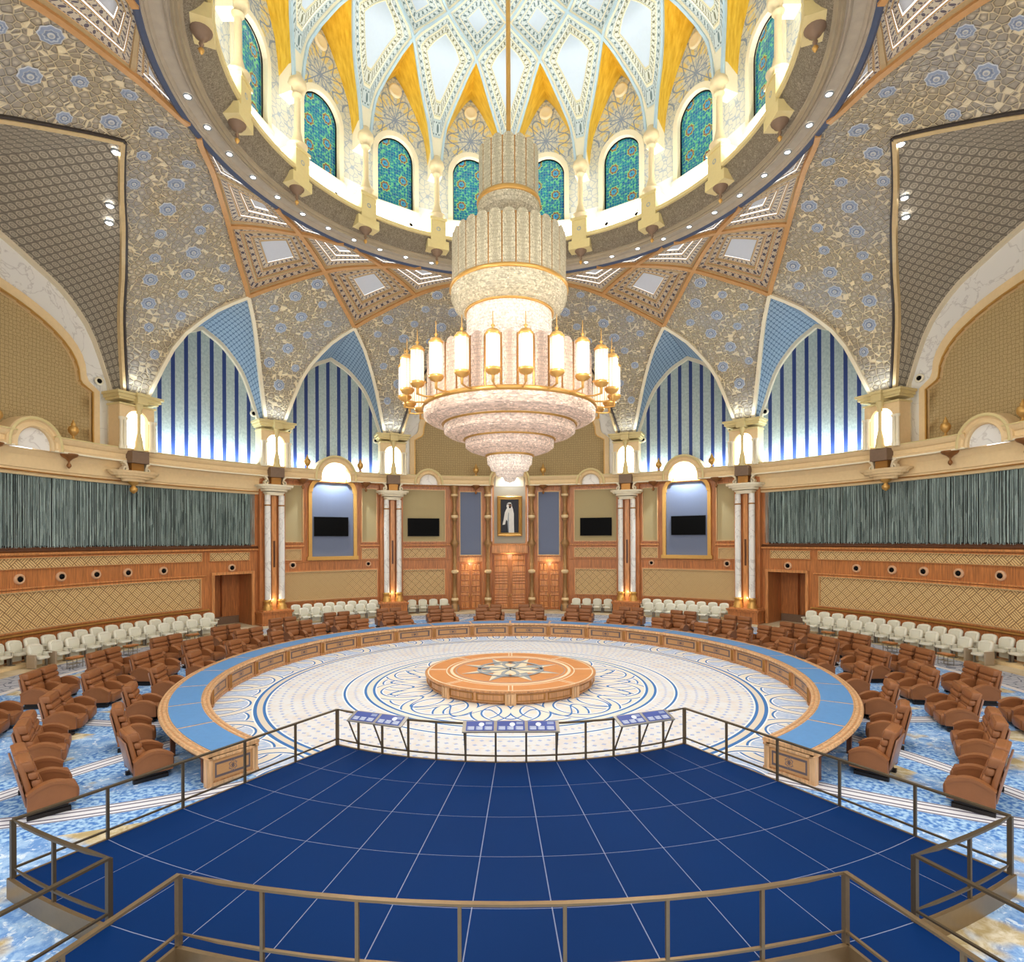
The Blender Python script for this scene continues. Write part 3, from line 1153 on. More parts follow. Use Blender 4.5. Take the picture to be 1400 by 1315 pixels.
for k in range(16):
    mid = 11.25 + 22.5 * k
    dm = (mid + 180) % 360 - 180
    seen = abs(dm) < 105
    seq = []
    n = 12
    for i in range(n + 1):
        g = DOM.g0 + (11.25 - DOM.g0) * i / n
        seq.append((-(11.25 - g), g))
    seq = seq + [(-d, g) for d, g in reversed(seq[:-1])]
    # gold soffit
    for half in (seq[:n + 1], seq[n:]):
        rows = []; uv = []
        L = 0; last = None
        for d, g in half:
            a = P(mid + d, DOM.R(g), DOM.Z(g)); b = P(mid + d, RD, DOM.Z(g) - .35)
            if last:
                L += sqrt(sum((a[q] - last[q]) ** 2 for q in range(3)))
            last = a
            rows.append([tuple(a[q] + (b[q] - a[q]) * j / 4 for q in range(3)) for j in range(5)])
            uv.append([(j * .6, L) for j in range(5)])
        ob('gold_web', MB().grid(rows, True, uv), M_gweb, ceiling)
    # wall
    ds = sorted(set([-11.25, 11.25] + [d for d, g in seq] + [WH * math.sin(pi / 2 * t / 8) * s for t in range(9) for s in (1, -1)]))

    def zt(d):
        g = max(DOM.g0, 11.25 - abs(d))
        return DOM.Z(g) - .35
    mb = MB()
    for a, b in zip(ds, ds[1:]):
        m_ = (a + b) / 2
        spans = [lambda d: 24.4, zt] if abs(m_) > WH or not seen else None
        def quad(za0, za1, zb0, zb1):
            K = 4
            rows = [[P(mid + a, RD, za0 + (za1 - za0) * i / K) for i in range(K + 1)], [P(mid + b, RD, zb0 + (zb1 - zb0) * i / K) for i in range(K + 1)]]
            uv = [[(radians(a) * RD, za0 + (za1 - za0) * i / K) for i in range(K + 1)], [(radians(b) * RD, zb0 + (zb1 - zb0) * i / K) for i in range(K + 1)]]
            mb.grid(rows, False, uv)
        if spans:
            quad(24.4, zt(a), 24.4, zt(b))
        else:
            quad(24.4, WZ0, 24.4, WZ0)
            quad(wtop(a), zt(a), wtop(b), zt(b))
    ob('dome_wall_panel', mb, M_dwall, ceiling)
    # medallion over the window
    ob('medallion', MB().lathe([(.42, 0), (.40, .08), (.3, .12), (.26, .08), (0, .1)], 16), M_ivory, ceiling).matrix_local = \
        Matrix.Translation(P(mid, RD - .02, 33.15)) @ Matrix.Rotation(-radians(mid), 4, 'Z') @ Matrix.Rotation(pi / 2, 4, 'X')
    # rosette coffers of the dome net
    for row, (A, B) in enumerate(((22.5 * k - 22.5, 22.5 * k), (22.5 * k, 22.5 * k + 45), (22.5 * k - 22.5, 22.5 * k + 45), (22.5 * k, 22.5 * k + 90), (22.5 * k - 22.5, 22.5 * k + 90))):
        poly = clip(cell(A, B), DOM)
        mb = MB()
        lev = [(1, .90, 0, 0, 2), (.90, .89, 0, .05, 2), (.89, .74, .05, .05, 1), (.74, .71, .05, .02, 2), (.71, .52, .06, .06, 0), (.52, .50, .06, .1, 2)]
        cen = .50
        if row:
            lev = [(1, .88, 0, 0, 2), (.88, .86, 0, .05, 2), (.86, .66, .05, .05, 1), (.66, .62, .05, .03, 2), (.62, .36, .08, .08, 1), (.36, .33, .08, .1, 2)]
            cen = .33
        for s1, s2, d1, d2, m in lev:
            nested(DOM, poly, s1, s2, d1, d2, mb, m, 6)
        cof = ob('dome_coffer', mb, [M_ddot, M_ddot2, M_ivory], ceiling)
        mb = MB(); panelfill(DOM, poly, cen, .1, mb, 0, 5)
        ob('coffer_panel', mb, M_dofc, cof)
    if True:
        crown = None
    for sg in (1, -1):
        mb = MB(); rib(DOM, 22.5 * k, sg, DOM.g0, 70, .13, .16, mb, .05, 40)
        ob('dome_rib', mb, M_dribs, ceiling)
ob('dome_boss', MB().lathe([(3.4, 39.45), (2, 39.85), (1, 39.9), (.6, 39.6), (0, 39.5)], 24), M_ivory, ceiling)

NWIN = 0
wfr = None
for k in range(16):
    mid = 11.25 + 22.5 * k
    dm = (mid + 180) % 360 - 180
    if abs(dm) > 105:
        continue
    NWIN += 1
    w = empty('window_%d' % NWIN, kind='structure')
    if wfr is None:
        def wl(e, n=14):
            L = [(-1.16 - e, WZ0 - e * .0)]
            for i in range(n + 1):
                a = pi - pi * i / n
                L.append(((1.16 + e) * cos(a), WZS + (1.16 + e) * sin(a)))
            return L + [(1.16 + e, WZ0)]
        a, b = wl(.30), wl(0)
        fr = MB().grid([[(x, -.02, z) for x, z in a], [(x, -.16, z) for x, z in a], [(x, -.16, z) for x, z in b], [(x, .3, z) for x, z in b]], False)
        fr.box(-1.6, -.22, WZ0 - .3, 1.6, .3, WZ0)
        c_, d_ = wl(-.01), wl(-.07)
        ed = MB().grid([[(x, .14, z) for x, z in c_], [(x, .10, z) for x, z in c_], [(x, .10, z) for x, z in d_], [(x, .14, z) for x, z in d_]], False)
        gl = MB()
        L = wl(0)
        gl.add([(x, .2, z) for x, z in L], [tuple(range(len(L)))])
        wfr = meshof('window_frame', fr, M_ivory); wed = meshof('glass_edge', ed, M_bezel); wgl = meshof('stained_pane', gl, M_stain)
    for nm, me in (('window_frame', wfr), ('glass_edge', wed), ('stained_pane', wgl)):
        ob(nm, me, None, w)
    w.location = P(mid, RD, 0); w.rotation_euler = (0, 0, -radians(mid))

# colonnettes on brackets in front of the dome wall
prof = [(.42, 25.5), (.42, 25.62), (.5, 25.72), (.5, 25.8), (.34, 25.9), (.30, 25.98), (.22, 26.3), (.17, 26.5), (.15, 28.1), (.17, 28.2), (.26, 28.28), (.26, 28.34), (.19, 28.4), (.40, 28.62), (.46, 28.8), (.42, 29.0), (.26, 29.2), (.20, 29.4)]
col_me = meshof('dome_colonnette', MB().lathe(prof, 14), plain('honey_ivory_stone', (214, 196, 158), .5, 0, .05))
br = MB()
br.box(-.46, -.34, 24.1, .46, .85, 25.45)
br.box(-.52, -.40, 25.36, .52, .9, 25.52)
br.box(-.66, -.34, 23.66, .66, 1.0, 24.16)
br_me = meshof('bracket', br, M_yel)
bs = MB().lathe([(0, 23.05), (.04, 23.1), (.09, 23.2), (.05, 23.3), (.14, 23.4), (.22, 23.44), (.27, 23.54), (.34, 23.6), (.38, 23.7)], 16)
bs_me = meshof('bracket_boss', bs, M_plaq)
gp_me = meshof('gold_drop', MB().lathe([(0, 22.82), (.07, 22.9), (.11, 23.0), (.04, 23.08), (0, 23.1)], 8), M_gold)
sc_me = meshof('round_boss', MB().lathe([(.13, 0), (.13, .03), (.08, .04), (.07, .01), (0, .01)], 12), M_silver)
imp_me = meshof('impost', MB().box(-.36, .05, 28.35, .36, .95, 29.7), M_ivory)
for k in range(16):
    f = 22.5 * k
    t = ob('dome_column', col_me, None, ceiling, P(f, 11.45, 0), -radians(f))
    ob('impost', imp_me, None, t)
    ob('bracket', br_me, None, t); ob('bracket_boss', bs_me, None, t, (0, .05, 0)); ob('gold_drop', gp_me, None, t, (0, .05, 0))
    ob('round_boss', sc_me, None, t, (0, -.31, 24.85)).rotation_euler = (pi / 2, 0, 0)
# small round vents between the brackets
vt = meshof('round_vent', MB().lathe([(.2, 0), (.2, .05), (.12, .06), (.11, .0)], 14).lathe([(.11, .01), (0, .01)], 14, m=1), [M_ivory, M_black])
for k in range(16):
    for d in (4.5, -4.5) if k % 2 else (4.5,):
        f = 11.25 + 22.5 * k + d
        v_ = ob('round_vent', vt, None, ceiling)
        v_.matrix_local = Matrix.Translation(P(f, RD - .02, 25.35)) @ Matrix.Rotation(-radians(f), 4, 'Z') @ Matrix.Rotation(pi / 2, 4, 'X')
# recessed downlights round the ring
dl = meshof('downlight', MB().lathe([(.17, .02), (.17, -.03), (.12, -.03), (.11, 0)], 12).lathe([(.115, -.005), (0, -.005)], 12, m=1), [M_silver, M_spot])
n = 0
VIS = [7.5 * k for k in range(-13, 14)]
for i, f in enumerate(VIS):
    half = len(VIS) // 2
    if i == half:
        lab = 'recessed downlight in the ring under the dome, middle one straight behind the chandelier'
    else:
        j = i if i < half else len(VIS) - 1 - i
        lab = 'recessed downlight in the ring under the dome, %s from its %s end' % (ORD[j], 'left' if i < half else 'right')
    tag(ob('ceiling_light', dl, None, None, P(f, 12.76, 23.54)), lab, 'light', 'downlights of the dome ring')

# ------------------------------------------------------------------ floor and lower walls
mb = MB()
n = 96
mb.add([(0, 0, 0)] + [P(360 * i / n, 27.5, 0) for i in range(n)], [(0, 1 + i, 1 + (i + 1) % n) for i in range(n)])
fl = tag(ob('floor', mb, M_carpet), kind='structure')

WR = 24.7


def wallblock(side, f0, f1, z0, z1):
    ob('wall_panelling', MB().arc(f0, f1, z0, z1, WR, WR + .35), M_wood, walls[side])


for sg, side in ((-1, 'left'), (1, 'right')):
    def blk(a, b, z0, z1, sd=None):
        wallblock(sd or side, min(sg * a, sg * b), max(sg * a, sg * b), z0, z1)
    blk(114, 54.4, 0, 5.6)
    blk(54.4, 48.4, 3.68, 5.6)
    blk(48.4, 46.6, 0, 9.4)
    blk(46.6, 10.0, 0, 10.8, 'back')
    blk(10.0, 5.6, 4.17, 10.8, 'back')
    blk(5.6, 3.6, 0, 10.8, 'back')
wallblock('back', -3.6, 3.6, 4.84, 5.9)


def framed(side, f0, f1, z0, z1, mat, fm, fw=.12, proud=.10, nm='fabric_panel', fn='panel_frame', rec=.02):
    p = ob(nm, MB().arc(f0, f1, z0, z1, WR - rec, WR + .05), mat, walls[side])
    a = degrees(fw / WR)
    mb = MB()
    mb.arc(f0 - a, f1 + a, z1, z1 + fw, WR - proud, WR + .02); mb.arc(f0 - a, f1 + a, z0 - fw, z0, WR - proud, WR + .02)
    mb.arc(f0 - a, f0, z0, z1, WR - proud, WR + .02); mb.arc(f1, f1 + a, z0, z1, WR - proud, WR + .02)
    g = a * .35
    q = fw * .35
    mb.arc(f0 - g, f1 + g, z1, z1 + q, WR - proud - .04, WR - proud, m=1); mb.arc(f0 - g, f1 + g, z0 - q, z0, WR - proud - .04, WR - proud, m=1)
    mb.arc(f0 - g, f0, z0, z1, WR - proud - .04, WR - proud, m=1); mb.arc(f1, f1 + g, z0, z1, WR - proud - .04, WR - proud, m=1)
    ob(fn, mb, [fm, M_agold], p)
    return p


def band(side, f0, f1, prof, mat, nm='wall_rail'):
    return ob(nm, MB().arcsweep(prof, f0, f1, 1.5), mat, walls[side])


def rail(side, f0, f1, z, h=.14, out=.14, mat=None, nm='wall_rail'):
    return band(side, f0, f1, [(WR + .05, z), (WR - out * .6, z), (WR - out, z + h * .4), (WR - out, z + h * .75), (WR - out * .5, z + h), (WR + .05, z + h)], mat or M_wood2, nm)


for sg, side in ((-1, 'left'), (1, 'right')):
    def ab(a, b):
        return (min(sg * a, sg * b), max(sg * a, sg * b))
    # beaded curtain walls
    f0, f1 = ab(47.9, 112)
    ob('curtain_backing', MB().arc(f0, f1, 5.7, 9.4, WR + .06, WR + .2), M_beadback, walls[side])
    mb = MB()
    N = 1000
    for i in range(N):
        f = f0 + (f1 - f0) * (i + .5 + random.uniform(-.3, .3)) / N
        R_ = WR - .06 + random.uniform(-.07, .05)
        a0 = Matrix.Rotation(-radians(f), 3, 'Z')
        z0 = 5.76 + random.uniform(-.1, .06)
        w = random.uniform(.005, .012)
        vs = []
        for z in (z0, 9.36):
            for x, y in ((-w, 0), (0, -w), (w, 0)):
                v = a0 @ __import__('mathutils').Vector((x, R_ + y, z)); vs.append(tuple(v))
        mb.add(vs, [(0, 1, 4, 3), (1, 2, 5, 4)])
    cu = ob('bead_strands', mb, M_bead)
    tag(cu, 'wide curtain of thin teal bead strands hanging on the %s-hand wall' % side, 'bead curtain', None, 'stuff')
    band(side, *ab(46.6, 114), [(WR + .1, 5.46), (WR - .10, 5.46), (WR - .16, 5.52), (WR - .10, 5.58), (WR - .02, 5.6), (WR + .1, 5.78)], M_wdark)
    rail(side, *ab(46.6, 114), 5.30, .16, .2, M_wood2)
    framed(side, *ab(56.4, 84), 4.68, 5.16, M_latt, M_wood2, .07, .08, 'lattice_panel')
    framed(side, *ab(84.8, 112), 4.68, 5.16, M_latt, M_wood2, .07, .08, 'lattice_panel')
    framed(side, *ab(48.8, 55.0), 4.68, 5.16, M_latt, M_wood2, .07, .08, 'lattice_panel')
    rail(side, *ab(55.6, 112), 3.62, .10, .1)
    framed(side, *ab(56.6, 84), 1.62, 3.46, M_latt, M_wood2, .12, .1, 'lattice_panel')
    framed(side, *ab(84.9, 112), 1.62, 3.46, M_latt, M_wood2, .12, .1, 'lattice_panel')
    rail(side, *ab(55.2, 112), 1.30, .14, .14, M_gold)
    tag(ob('baseboard_' + side, MB().arc(*ab(54.4, 114), 0, .3, WR - .06, WR + .02), M_wdark), kind='structure')
    # doorway recess lined with wood
    d = empty('door_%d' % (4 if sg < 0 else 5), kind='structure')
    mb = MB()
    mb.arc(*ab(48.4, 54.4), 3.68, 3.9, WR + .02, 27.2); mb.arc(*ab(48.2, 48.4), 0, 3.8, WR + .3, 27.2); mb.arc(*ab(54.4, 54.6), 0, 3.8, WR + .3, 27.2)
    mb.arc(*ab(48.2, 54.6), 0, 3.9, 27.0, 27.2)
    ob('door_lining', mb, M_wood, d)
    ob('lining_board', MB().arc(*ab(48.3, 51.0), .1, 3.7, 26.7, 27.1), M_wood, d)
    ob('lining_skirting', MB().arc(*ab(48.5, 54.3), .0, .55, 26.62, 26.72), M_plaq, d)
    mb = MB()
    mb.arc(*ab(54.4, 54.85), 0, 3.86, WR - .14, WR + .1); mb.arc(*ab(47.95, 48.4), 0, 3.86, WR - .14, WR + .1); mb.arc(*ab(47.95, 54.85), 3.68, 3.86, WR - .16, WR + .1)
    ob('door_frame', mb, M_wood2, d)
    # bays beside the screens in arched niches
    framed('back', *ab(39.7, 43.6), 5.94, 10.15, M_beige, M_wood2)
    framed('back', *ab(26.2, 28.8), 5.94, 10.15, M_beige, M_wood2)
    framed('back', *ab(40.0, 43.2), 4.58, 5.32, M_latt, M_wood2, .1, .08, 'lattice_panel')
    framed('back', *ab(26.0, 28.8), 4.58, 5.32, M_latt, M_wood2, .1, .08, 'lattice_panel')
    framed('back', *ab(26.2, 42.9), 1.5, 3.6, M_latt, M_wood2, .14, .1, 'lattice_panel')
    rail('back', *ab(39.4, 44.2), 5.52, .14, .14); rail('back', *ab(25.2, 29.2), 5.52, .14, .14)
    rail('back', *ab(25.2, 44.2), 4.36, .06, .08)
    # side pieces of the middle bay
    framed('back', *ab(12.95, 21.2), 5.94, 10.2, M_beige, M_wood2)
    framed('back', *ab(12.95, 20.9), 4.60, 5.30, M_latt, M_wood2, .1, .08, 'lattice_panel')
    framed('back', *ab(13.1, 21.1), 1.48, 3.5, M_latt, M_wood2, .13, .1, 'lattice_panel')
    rail('back', *ab(11.9, 21.8), 5.52, .14, .14); rail('back', *ab(11.9, 21.8), 4.36, .06, .08)
    framed('back', *ab(5.75, 9.85), 4.75, 10.1, M_blue, M_wood2, .13, .1)
    rail('back', *ab(10.1, 44.3), 10.5, .2, .18, M_wood2)
    # arched niche behind the screen
    lo, hi = ab(30.5, 38.1)
    mid = (lo + hi) / 2
    p = ob('niche_panel', MB().arc(lo, hi, 4.78, 10.9, WR - .03, WR + .05), M_blue, walls['back'])
    mb = MB()
    w = degrees(.26 / WR)
    for a, b in ((lo - w, lo), (hi, hi + w)):
        mb.arc(a, b, 4.7, 9.95, WR - .24, WR)
    mb.arc(lo - w * 1.4, hi + w * 1.4, 4.50, 4.78, WR - .28, WR)
    for s_ in (-1, 1):
        # scrolled shoulders of the frame
        e = hi if s_ > 0 else lo
        pts = []
        for t in range(11):
            a = pi / 2 * t / 10
            pts.append(P(e + s_ * w * .4 - s_ * degrees(.75 * (1 - cos(a)) / WR), WR - .14, 9.75 + .95 * sin(a)))
        mb.rsweep(pts, [norm((-q[0], -q[1], 0)) for q in pts], .30, .28)
    ob('niche_frame', mb, M_gold, p)
    nb = MB().arc(mid - 2.6, mid + 2.6, 10.7, 11.8, WR + .1, WR + .3)
    ob('niche_panel', nb, M_blue, walls['back'])

# middle of the back wall: niche over the great door
p = ob('niche_panel', MB().arc(-3.12, 3.12, 5.72, 12.2, WR - .02, WR + .05), M_grey, walls['back'])
ob('wall_beam', MB().arc(-3.6, 3.6, 4.95, 5.55, WR - .16, WR + .1), M_wood2, walls['back'])
rail('back', -3.6, 3.6, 5.55, .14, .24, M_wood2); rail('back', -3.6, 3.6, 4.84, .12, .2, M_wood2)
for s in (-1, 1):
    ob('wall_beam', MB().arc(s * 7.8 - 2.3, s * 7.8 + 2.3, 4.18, 4.55, WR - .14, WR + .05), M_wood2, walls['back'])
    ob('niche_frame', MB().arc(s * 3.35 - .22, s * 3.35 + .22, 5.6, 10.8, WR - .14, WR + .05), M_wood2, walls['back'])
tag(ob('baseboard_back', MB().arc(-46.6, -10, 0, .3, WR - .06, WR + .02).arc(10, 46.6, 0, .3, WR - .06, WR + .02), M_wdark), kind='structure')


def door(name, f, hw, h, dep, raised):
    R_ = WR + dep
    d = empty(name, P(f, R_, 0), -radians(f), kind='structure')
    mb = MB()
    mb.box(-hw - .1, -dep, 0, -hw, .12, h + .05); mb.box(hw, -dep, 0, hw + .1, .12, h + .05); mb.box(-hw - .1, -dep, h, hw + .1, .12, h + .1); mb.box(-hw - .1, .12, 0, hw + .1, .2, h + .1)  # last box added to block light through the gap between leaves
    ob('door_reveal', mb, M_wood, d)
    for s in (-1, 1):
        x0, x1 = (-hw, -.012) if s < 0 else (.012, hw)
        leaf = ob('door_leaf', MB().box(x0, 0, .02, x1, .08, h), M_wood, d)
        w = x1 - x0
        zs = raised
        for z0, z1, split in zs:
            for q in range(split):
                a = x0 + w * .12 + (w * .76) * q / split + (.03 if split > 1 else 0); b = x0 + w * .12 + (w * .76) * (q + 1) / split - (.03 if split > 1 else 0)
                mb = MB()
                r = [[(a, -.0, z0), (b, -.0, z0), (b, -.0, z1), (a, -.0, z1)], [(a + .0, -.06, z0), (b, -.06, z0), (b, -.06, z1), (a, -.06, z1)],
                     [(a + .07, -.03, z0 + .05), (b - .07, -.03, z0 + .05), (b - .07, -.03, z1 - .05), (a + .07, -.03, z1 - .05)],
                     [(a + .11, -.05, z0 + .08), (b - .11, -.05, z0 + .08), (b - .11, -.05, z1 - .08), (a + .11, -.05, z1 - .08)]]
                mb.grid(r, False, close=True); mb.add(r[3], [(0, 1, 2, 3)])
                ob('door_panel', mb, M_wood2, leaf)
        hx = x1 - .09 if s < 0 else x0 + .09
        ob('door_handle', MB().lathe([(.0, 0), (.03, .01), (.03, .28), (0, .29)], 8, hx, -.06, 1.05), M_gold, leaf)
    return d


big = [(.15, .50, 1), (.56, .74, 1), (.80, .98, 1), (1.04, 1.22, 1), (1.28, 1.72, 1), (1.78, 2.2, 1), (2.28, 2.46, 1), (2.52, 2.70, 1), (2.76, 2.94, 1), (3.0, 3.18, 1), (3.25, 3.75, 1), (3.82, 4.2, 1), (4.26, 4.7, 1)]
small = [(.2, .7, 2), (.78, 1.2, 2), (1.28, 1.5, 1), (1.58, 2.0, 2), (2.08, 2.5, 1), (2.58, 3.0, 2), (3.08, 3.35, 1), (3.43, 3.95, 2)]
door('door_1', 0, 1.5, 4.78, .45, big)
door('door_2', -7.8, .92, 4.1, .35, small)
door('door_3', 7.8, .92, 4.1, .35, small)

# turned colonnettes between the doors
prof = [(.30, 0), (.30, .55), (.26, .6), (.20, .7), (.24, .8), (.24, 1.0), (.19, 1.1), (.22, 1.35), (.17, 1.45), (.14, 1.6), (.14, 3.2), (.19, 3.25), (.19, 3.45), (.14, 3.5), (.13, 5.3), (.2, 5.5), (.31, 5.72), (.2, 5.95), (.14, 6.1),
        (.13, 7.6), (.2, 7.7), (.17, 7.9), (.21, 8.1), (.21, 8.3), (.13, 8.5), (.12, 9.0), (.16, 9.5), (.24, 9.7), (.24, 9.95), (.18, 10.05), (.26, 10.3), (.30, 10.7)]
pr1 = MB().lathe([(r * 1.25, z) for r, z in prof], 14)
tc = meshof('turned_shaft', pr1, plain('antique_gilt_shaft', (160, 122, 76), .4, .35, .25, 4))
fo = meshof('stone_foot', MB().box(-.32, -.32, 0, .32, .3, .55), M_plaq)
rg = meshof('cream_ring', MB().lathe([(.2, -.16), (.31, -.08), (.31, .08), (.2, .16)], 14), M_cream)
for f, nm in ((-11.05, 'left of the left side door'), (-4.4, 'between the left side door and the great door'), (4.4, 'between the great door and the right side door'), (11.05, 'right of the right side door')):
    t = empty('turned_colonnette', P(f, WR - .40, 0), -radians(f), label='tall slender turned gilt colonnette standing ' + nm, cat='column', group='turned colonnettes by the doors')
    ob('turned_shaft', tc, None, t); ob('stone_foot', fo, None, t); [ob('cream_ring', rg, None, t, (0, 0, z)) for z in (1.0, 3.34, 5.7, 8.0, 9.8, 10.5)]

# ------------------------------------------------------------------ cornice
CP = [(24.62, 10.62), (24.0, 10.62), (23.86, 10.66), (23.82, 10.78), (23.92, 10.82), (23.92, 11.05), (23.84, 11.1), (23.76, 11.22), (23.72, 11.36), (24.0, 11.4), (24.0, 11.34), (25.2, 11.34), (25.2, 10.62)]
gaps = [(-82.6, -78.0), (-36.75, -31.65), (-18.05, -14.55), (-3.95, 3.95), (14.55, 18.05), (31.65, 36.75), (78.0, 82.6)]
segs = []
a = -114
for g0, g1 in gaps:
    segs.append((a, g0)); a = g1
segs.append((a, 114))
NT = 0
for a, b in segs:
    NT += 1
    t = empty('trim_%d' % NT, kind='structure')
    ob('cornice', MB().arcsweep(CP, a, b, 1.5), M_cream, t)
    ob('cornice_fillet', MB().arc(a, b, 10.60, 10.68, 23.80, 24.0), M_ivory, t)
    ob('cornice_fillet', MB().arc(a, b, 11.34, 11.40, 23.68, 23.80), M_yel, t)
# cream frieze over the bead curtains
for sg, side in ((-1, 'left'), (1, 'right')):
    f0, f1 = (-114, -46.9) if sg < 0 else (46.9, 114)
    NT += 1
    t = empty('trim_%d' % NT, kind='structure')
    ob('frieze', MB().arcsweep([(24.9, 9.34), (24.5, 9.34), (24.46, 9.42), (24.5, 9.5), (24.42, 9.56), (24.42, 9.66), (24.36, 9.7), (24.34, 10.3), (24.2, 10.62), (24.9, 10.62)], f0, f1, 1.5), M_cream, t)
    ob('frieze_bead', MB().arc(f0, f1, 9.5, 9.56, 24.38, 24.5), M_goldd, t)


def archivolt(f, zc, ri, ro, rd, dep=.75, mat=None):
    """arched hood rising from the cornice over a half-round niche"""
    global NT
    NT += 1
    t = empty('trim_%d' % NT, P(f, 0, 0), -radians(f), kind='structure')
    mb = MB()
    N = 18

    def ringp(r, y):
        L = [(-r, y, 10.62)]
        for i in range(N + 1):
            a = pi - pi * i / N
            L.append((r * cos(a), y, zc + r * sin(a)))
        return L + [(r, y, 10.62)]
    y0 = 23.74
    prof = [(ro, y0 + dep + .6), (ro, y0 + .02), (ro - .06, y0 - .06), (ro - .16, y0 - .04), (ro - .2, y0 + .06), ((ri + ro) / 2, y0 + .1), (ri + .14, y0 + .04), (ri + .06, y0 - .02), (ri, y0 + .06), (ri, y0 + dep)]
    mb.grid([ringp(r, y) for r, y in prof], False)
    ob('archivolt', mb, M_cream, t)
    mb = MB()
    mb.grid([ringp(ro - .02, y0 - .07), ringp(ro - .12, y0 - .09), ringp(ro - .17, y0 - .06)], False)
    ob('archivolt_bead', mb, M_yel, t)
    mb = MB()
    L = ringp(rd, y0 + dep - .02)
    mb.add(L, [tuple(range(len(L)))])
    ob('niche_back', mb, M_marble if dep < .9 else M_ivory, t)
    return t


for f in (-34.2, 34.2):
    archivolt(f, 10.95, 1.05, 1.62, 1.15, .95)
archivolt(0, 10.9, 1.36, 1.74, 1.5, .93)
for f in (-16.3, 16.3):
    archivolt(f, 10.72, .74, 1.22, .9, .35)
for f in (-80.3, 80.3):
    archivolt(f, 10.8, .85, 1.40, .98, .22)

# ------------------------------------------------------------------ marble columns, pavilions, urns, drops
cap = MB()
for w, d, z0, z1 in ((.62, .44, 9.28, 9.42), (.70, .5, 9.42, 9.5), (.86, .62, 9.55, 9.72), (1.1, .78, 9.72, 9.86), (1.26, .9, 9.86, 10.0)):
    pts = []
    for i in range(24):
        a = 2 * pi * i / 24
        s_ = 1.0
        pts.append((w * (abs(cos(a)) ** .6) * (1 if cos(a) >= 0 else -1), d * (abs(sin(a)) ** .6) * (1 if sin(a) >= 0 else -1)))
    cap.grid([[(x, y, z0) for x, y in pts], [(x * 1.03, y * 1.03, z1) for x, y in pts]], False, close=True)
    cap.add([(x * 1.03, y * 1.03, z1) for x, y in pts], [tuple(range(24))]); cap.add([(x, y, z0) for x, y in pts], [tuple(range(24))])
cap_me = meshof('capital', cap, M_ivory)
shaft = meshof('marble_shaft', MB().lathe([(.21, 1.75), (.21, 8.55), (.2, 9.28)], 16), M_marble)
band_me = meshof('shaft_band', MB().lathe([(.215, 8.5), (.225, 8.53), (.225, 8.58), (.215, 8.6)], 16), M_goldd)
base_me = meshof('gilt_base', MB().lathe([(.36, 1.05), (.36, 1.16), (.30, 1.2), (.34, 1.32), (.25, 1.42), (.24, 1.6), (.30, 1.66), (.30, 1.74), (.22, 1.8)], 16), M_gold)
pl = MB()
for w, z0, z1 in ((1.12, 0, .12), (1.06, .12, .8), (1.14, .8, .9), (1.18, .9, .98)):
    pl.box(-w, -.55 - (w - 1.06), z0, w, .6, z1)
pl_me = meshof('wooden_plinth', pl, M_wood)
pl2 = meshof('plinth_cap', MB().box(-1.0, -.5, .98, 1.0, .55, 1.06), M_wood2)
strip = meshof('gilt_strip', MB().box(-.17, .0, 1.0, .17, .3, 9.3), M_wood2)
slot = meshof('speaker_slot', MB().box(-.07, -.03, 4.1, .07, .02, 6.0), M_wdark)
back = meshof('back_pilaster', MB().box(-.92, .25, .9, .92, .75, 10.6), M_wood)


def scroll():
    mb = MB()
    for s in (-1, 1):
        pts = []
        for t in range(15):
            a = -pi / 2 + t / 14 * pi * 1.6
            r = .16 - .06 * t / 14
            pts.append((s * (.62 + r * cos(a)), -.15, 10.18 + r * sin(a)))
        pts2 = [(s * (.78), -.15, 10.6), (s * .62, -.15, 10.5), (s * .56, -.15, 10.3), (s * .6, -.15, 10.04)]
        mb.rsweep(pts2, [(0, -1, 0)] * 4, .12, .35); mb.rsweep(pts, [(0, -1, 0)] * 15, .08, .35)
    return mb


scr_me = meshof('scroll_bracket', scroll(), M_creaml)
plq_me = meshof('stone_plaque', MB().box(-.50, -.66, 10.55, .50, .2, 11.25), M_plaq)
nk = MB().box(-.36, -.4, 9.98, .36, .5, 10.6)
nk_me = meshof('bracket_neck', nk, M_goldd)
CR_ = 24.0
for f, nm in ((-45.2, 'between the left doorway and the left niche screen'), (-23.4, 'left of the back wall between the two left screens'), (23.4, 'right of the back wall between the two right screens'), (45.2, 'between the right niche screen and the right doorway')):
    t = empty('marble_column', P(f, CR_, 0), -radians(f), label='pair of white marble shafts with gilt bases, ' + nm, cat='column', group='twin marble columns')
    for s in (-1, 1):
        h = ob('marble_shaft', shaft, None, t, (s * .5, -.1, 0)); ob('shaft_band', band_me, None, h)
        ob('gilt_base', base_me, None, t, (s * .5, -.1, 0))
    for n_, m_ in (('wooden_plinth', pl_me), ('plinth_cap', pl2), ('gilt_strip', strip), ('speaker_slot', slot), ('back_pilaster', back), ('capital', cap_me), ('scroll_bracket', scr_me), ('stone_plaque', plq_me), ('bracket_neck', nk_me)):
        ob(n_, m_, None, t)

# lantern pavilions standing on the cornice over each column
ent = MB()
for w, d, z0, z1 in ((1.08, .46, 13.85, 13.95), (1.16, .56, 14.12, 14.24), (1.26, .66, 14.24, 14.42), (1.36, .78, 14.42, 14.56)):
    ent.box(-w, -d, z0, w, .7, z1)
ent.box(-.30, -.86, 14.0, .30, 0, 14.44); ent.box(-.36, -.94, 14.42, .36, 0, 14.58)
ent_me = meshof('entablature', ent, M_yel)


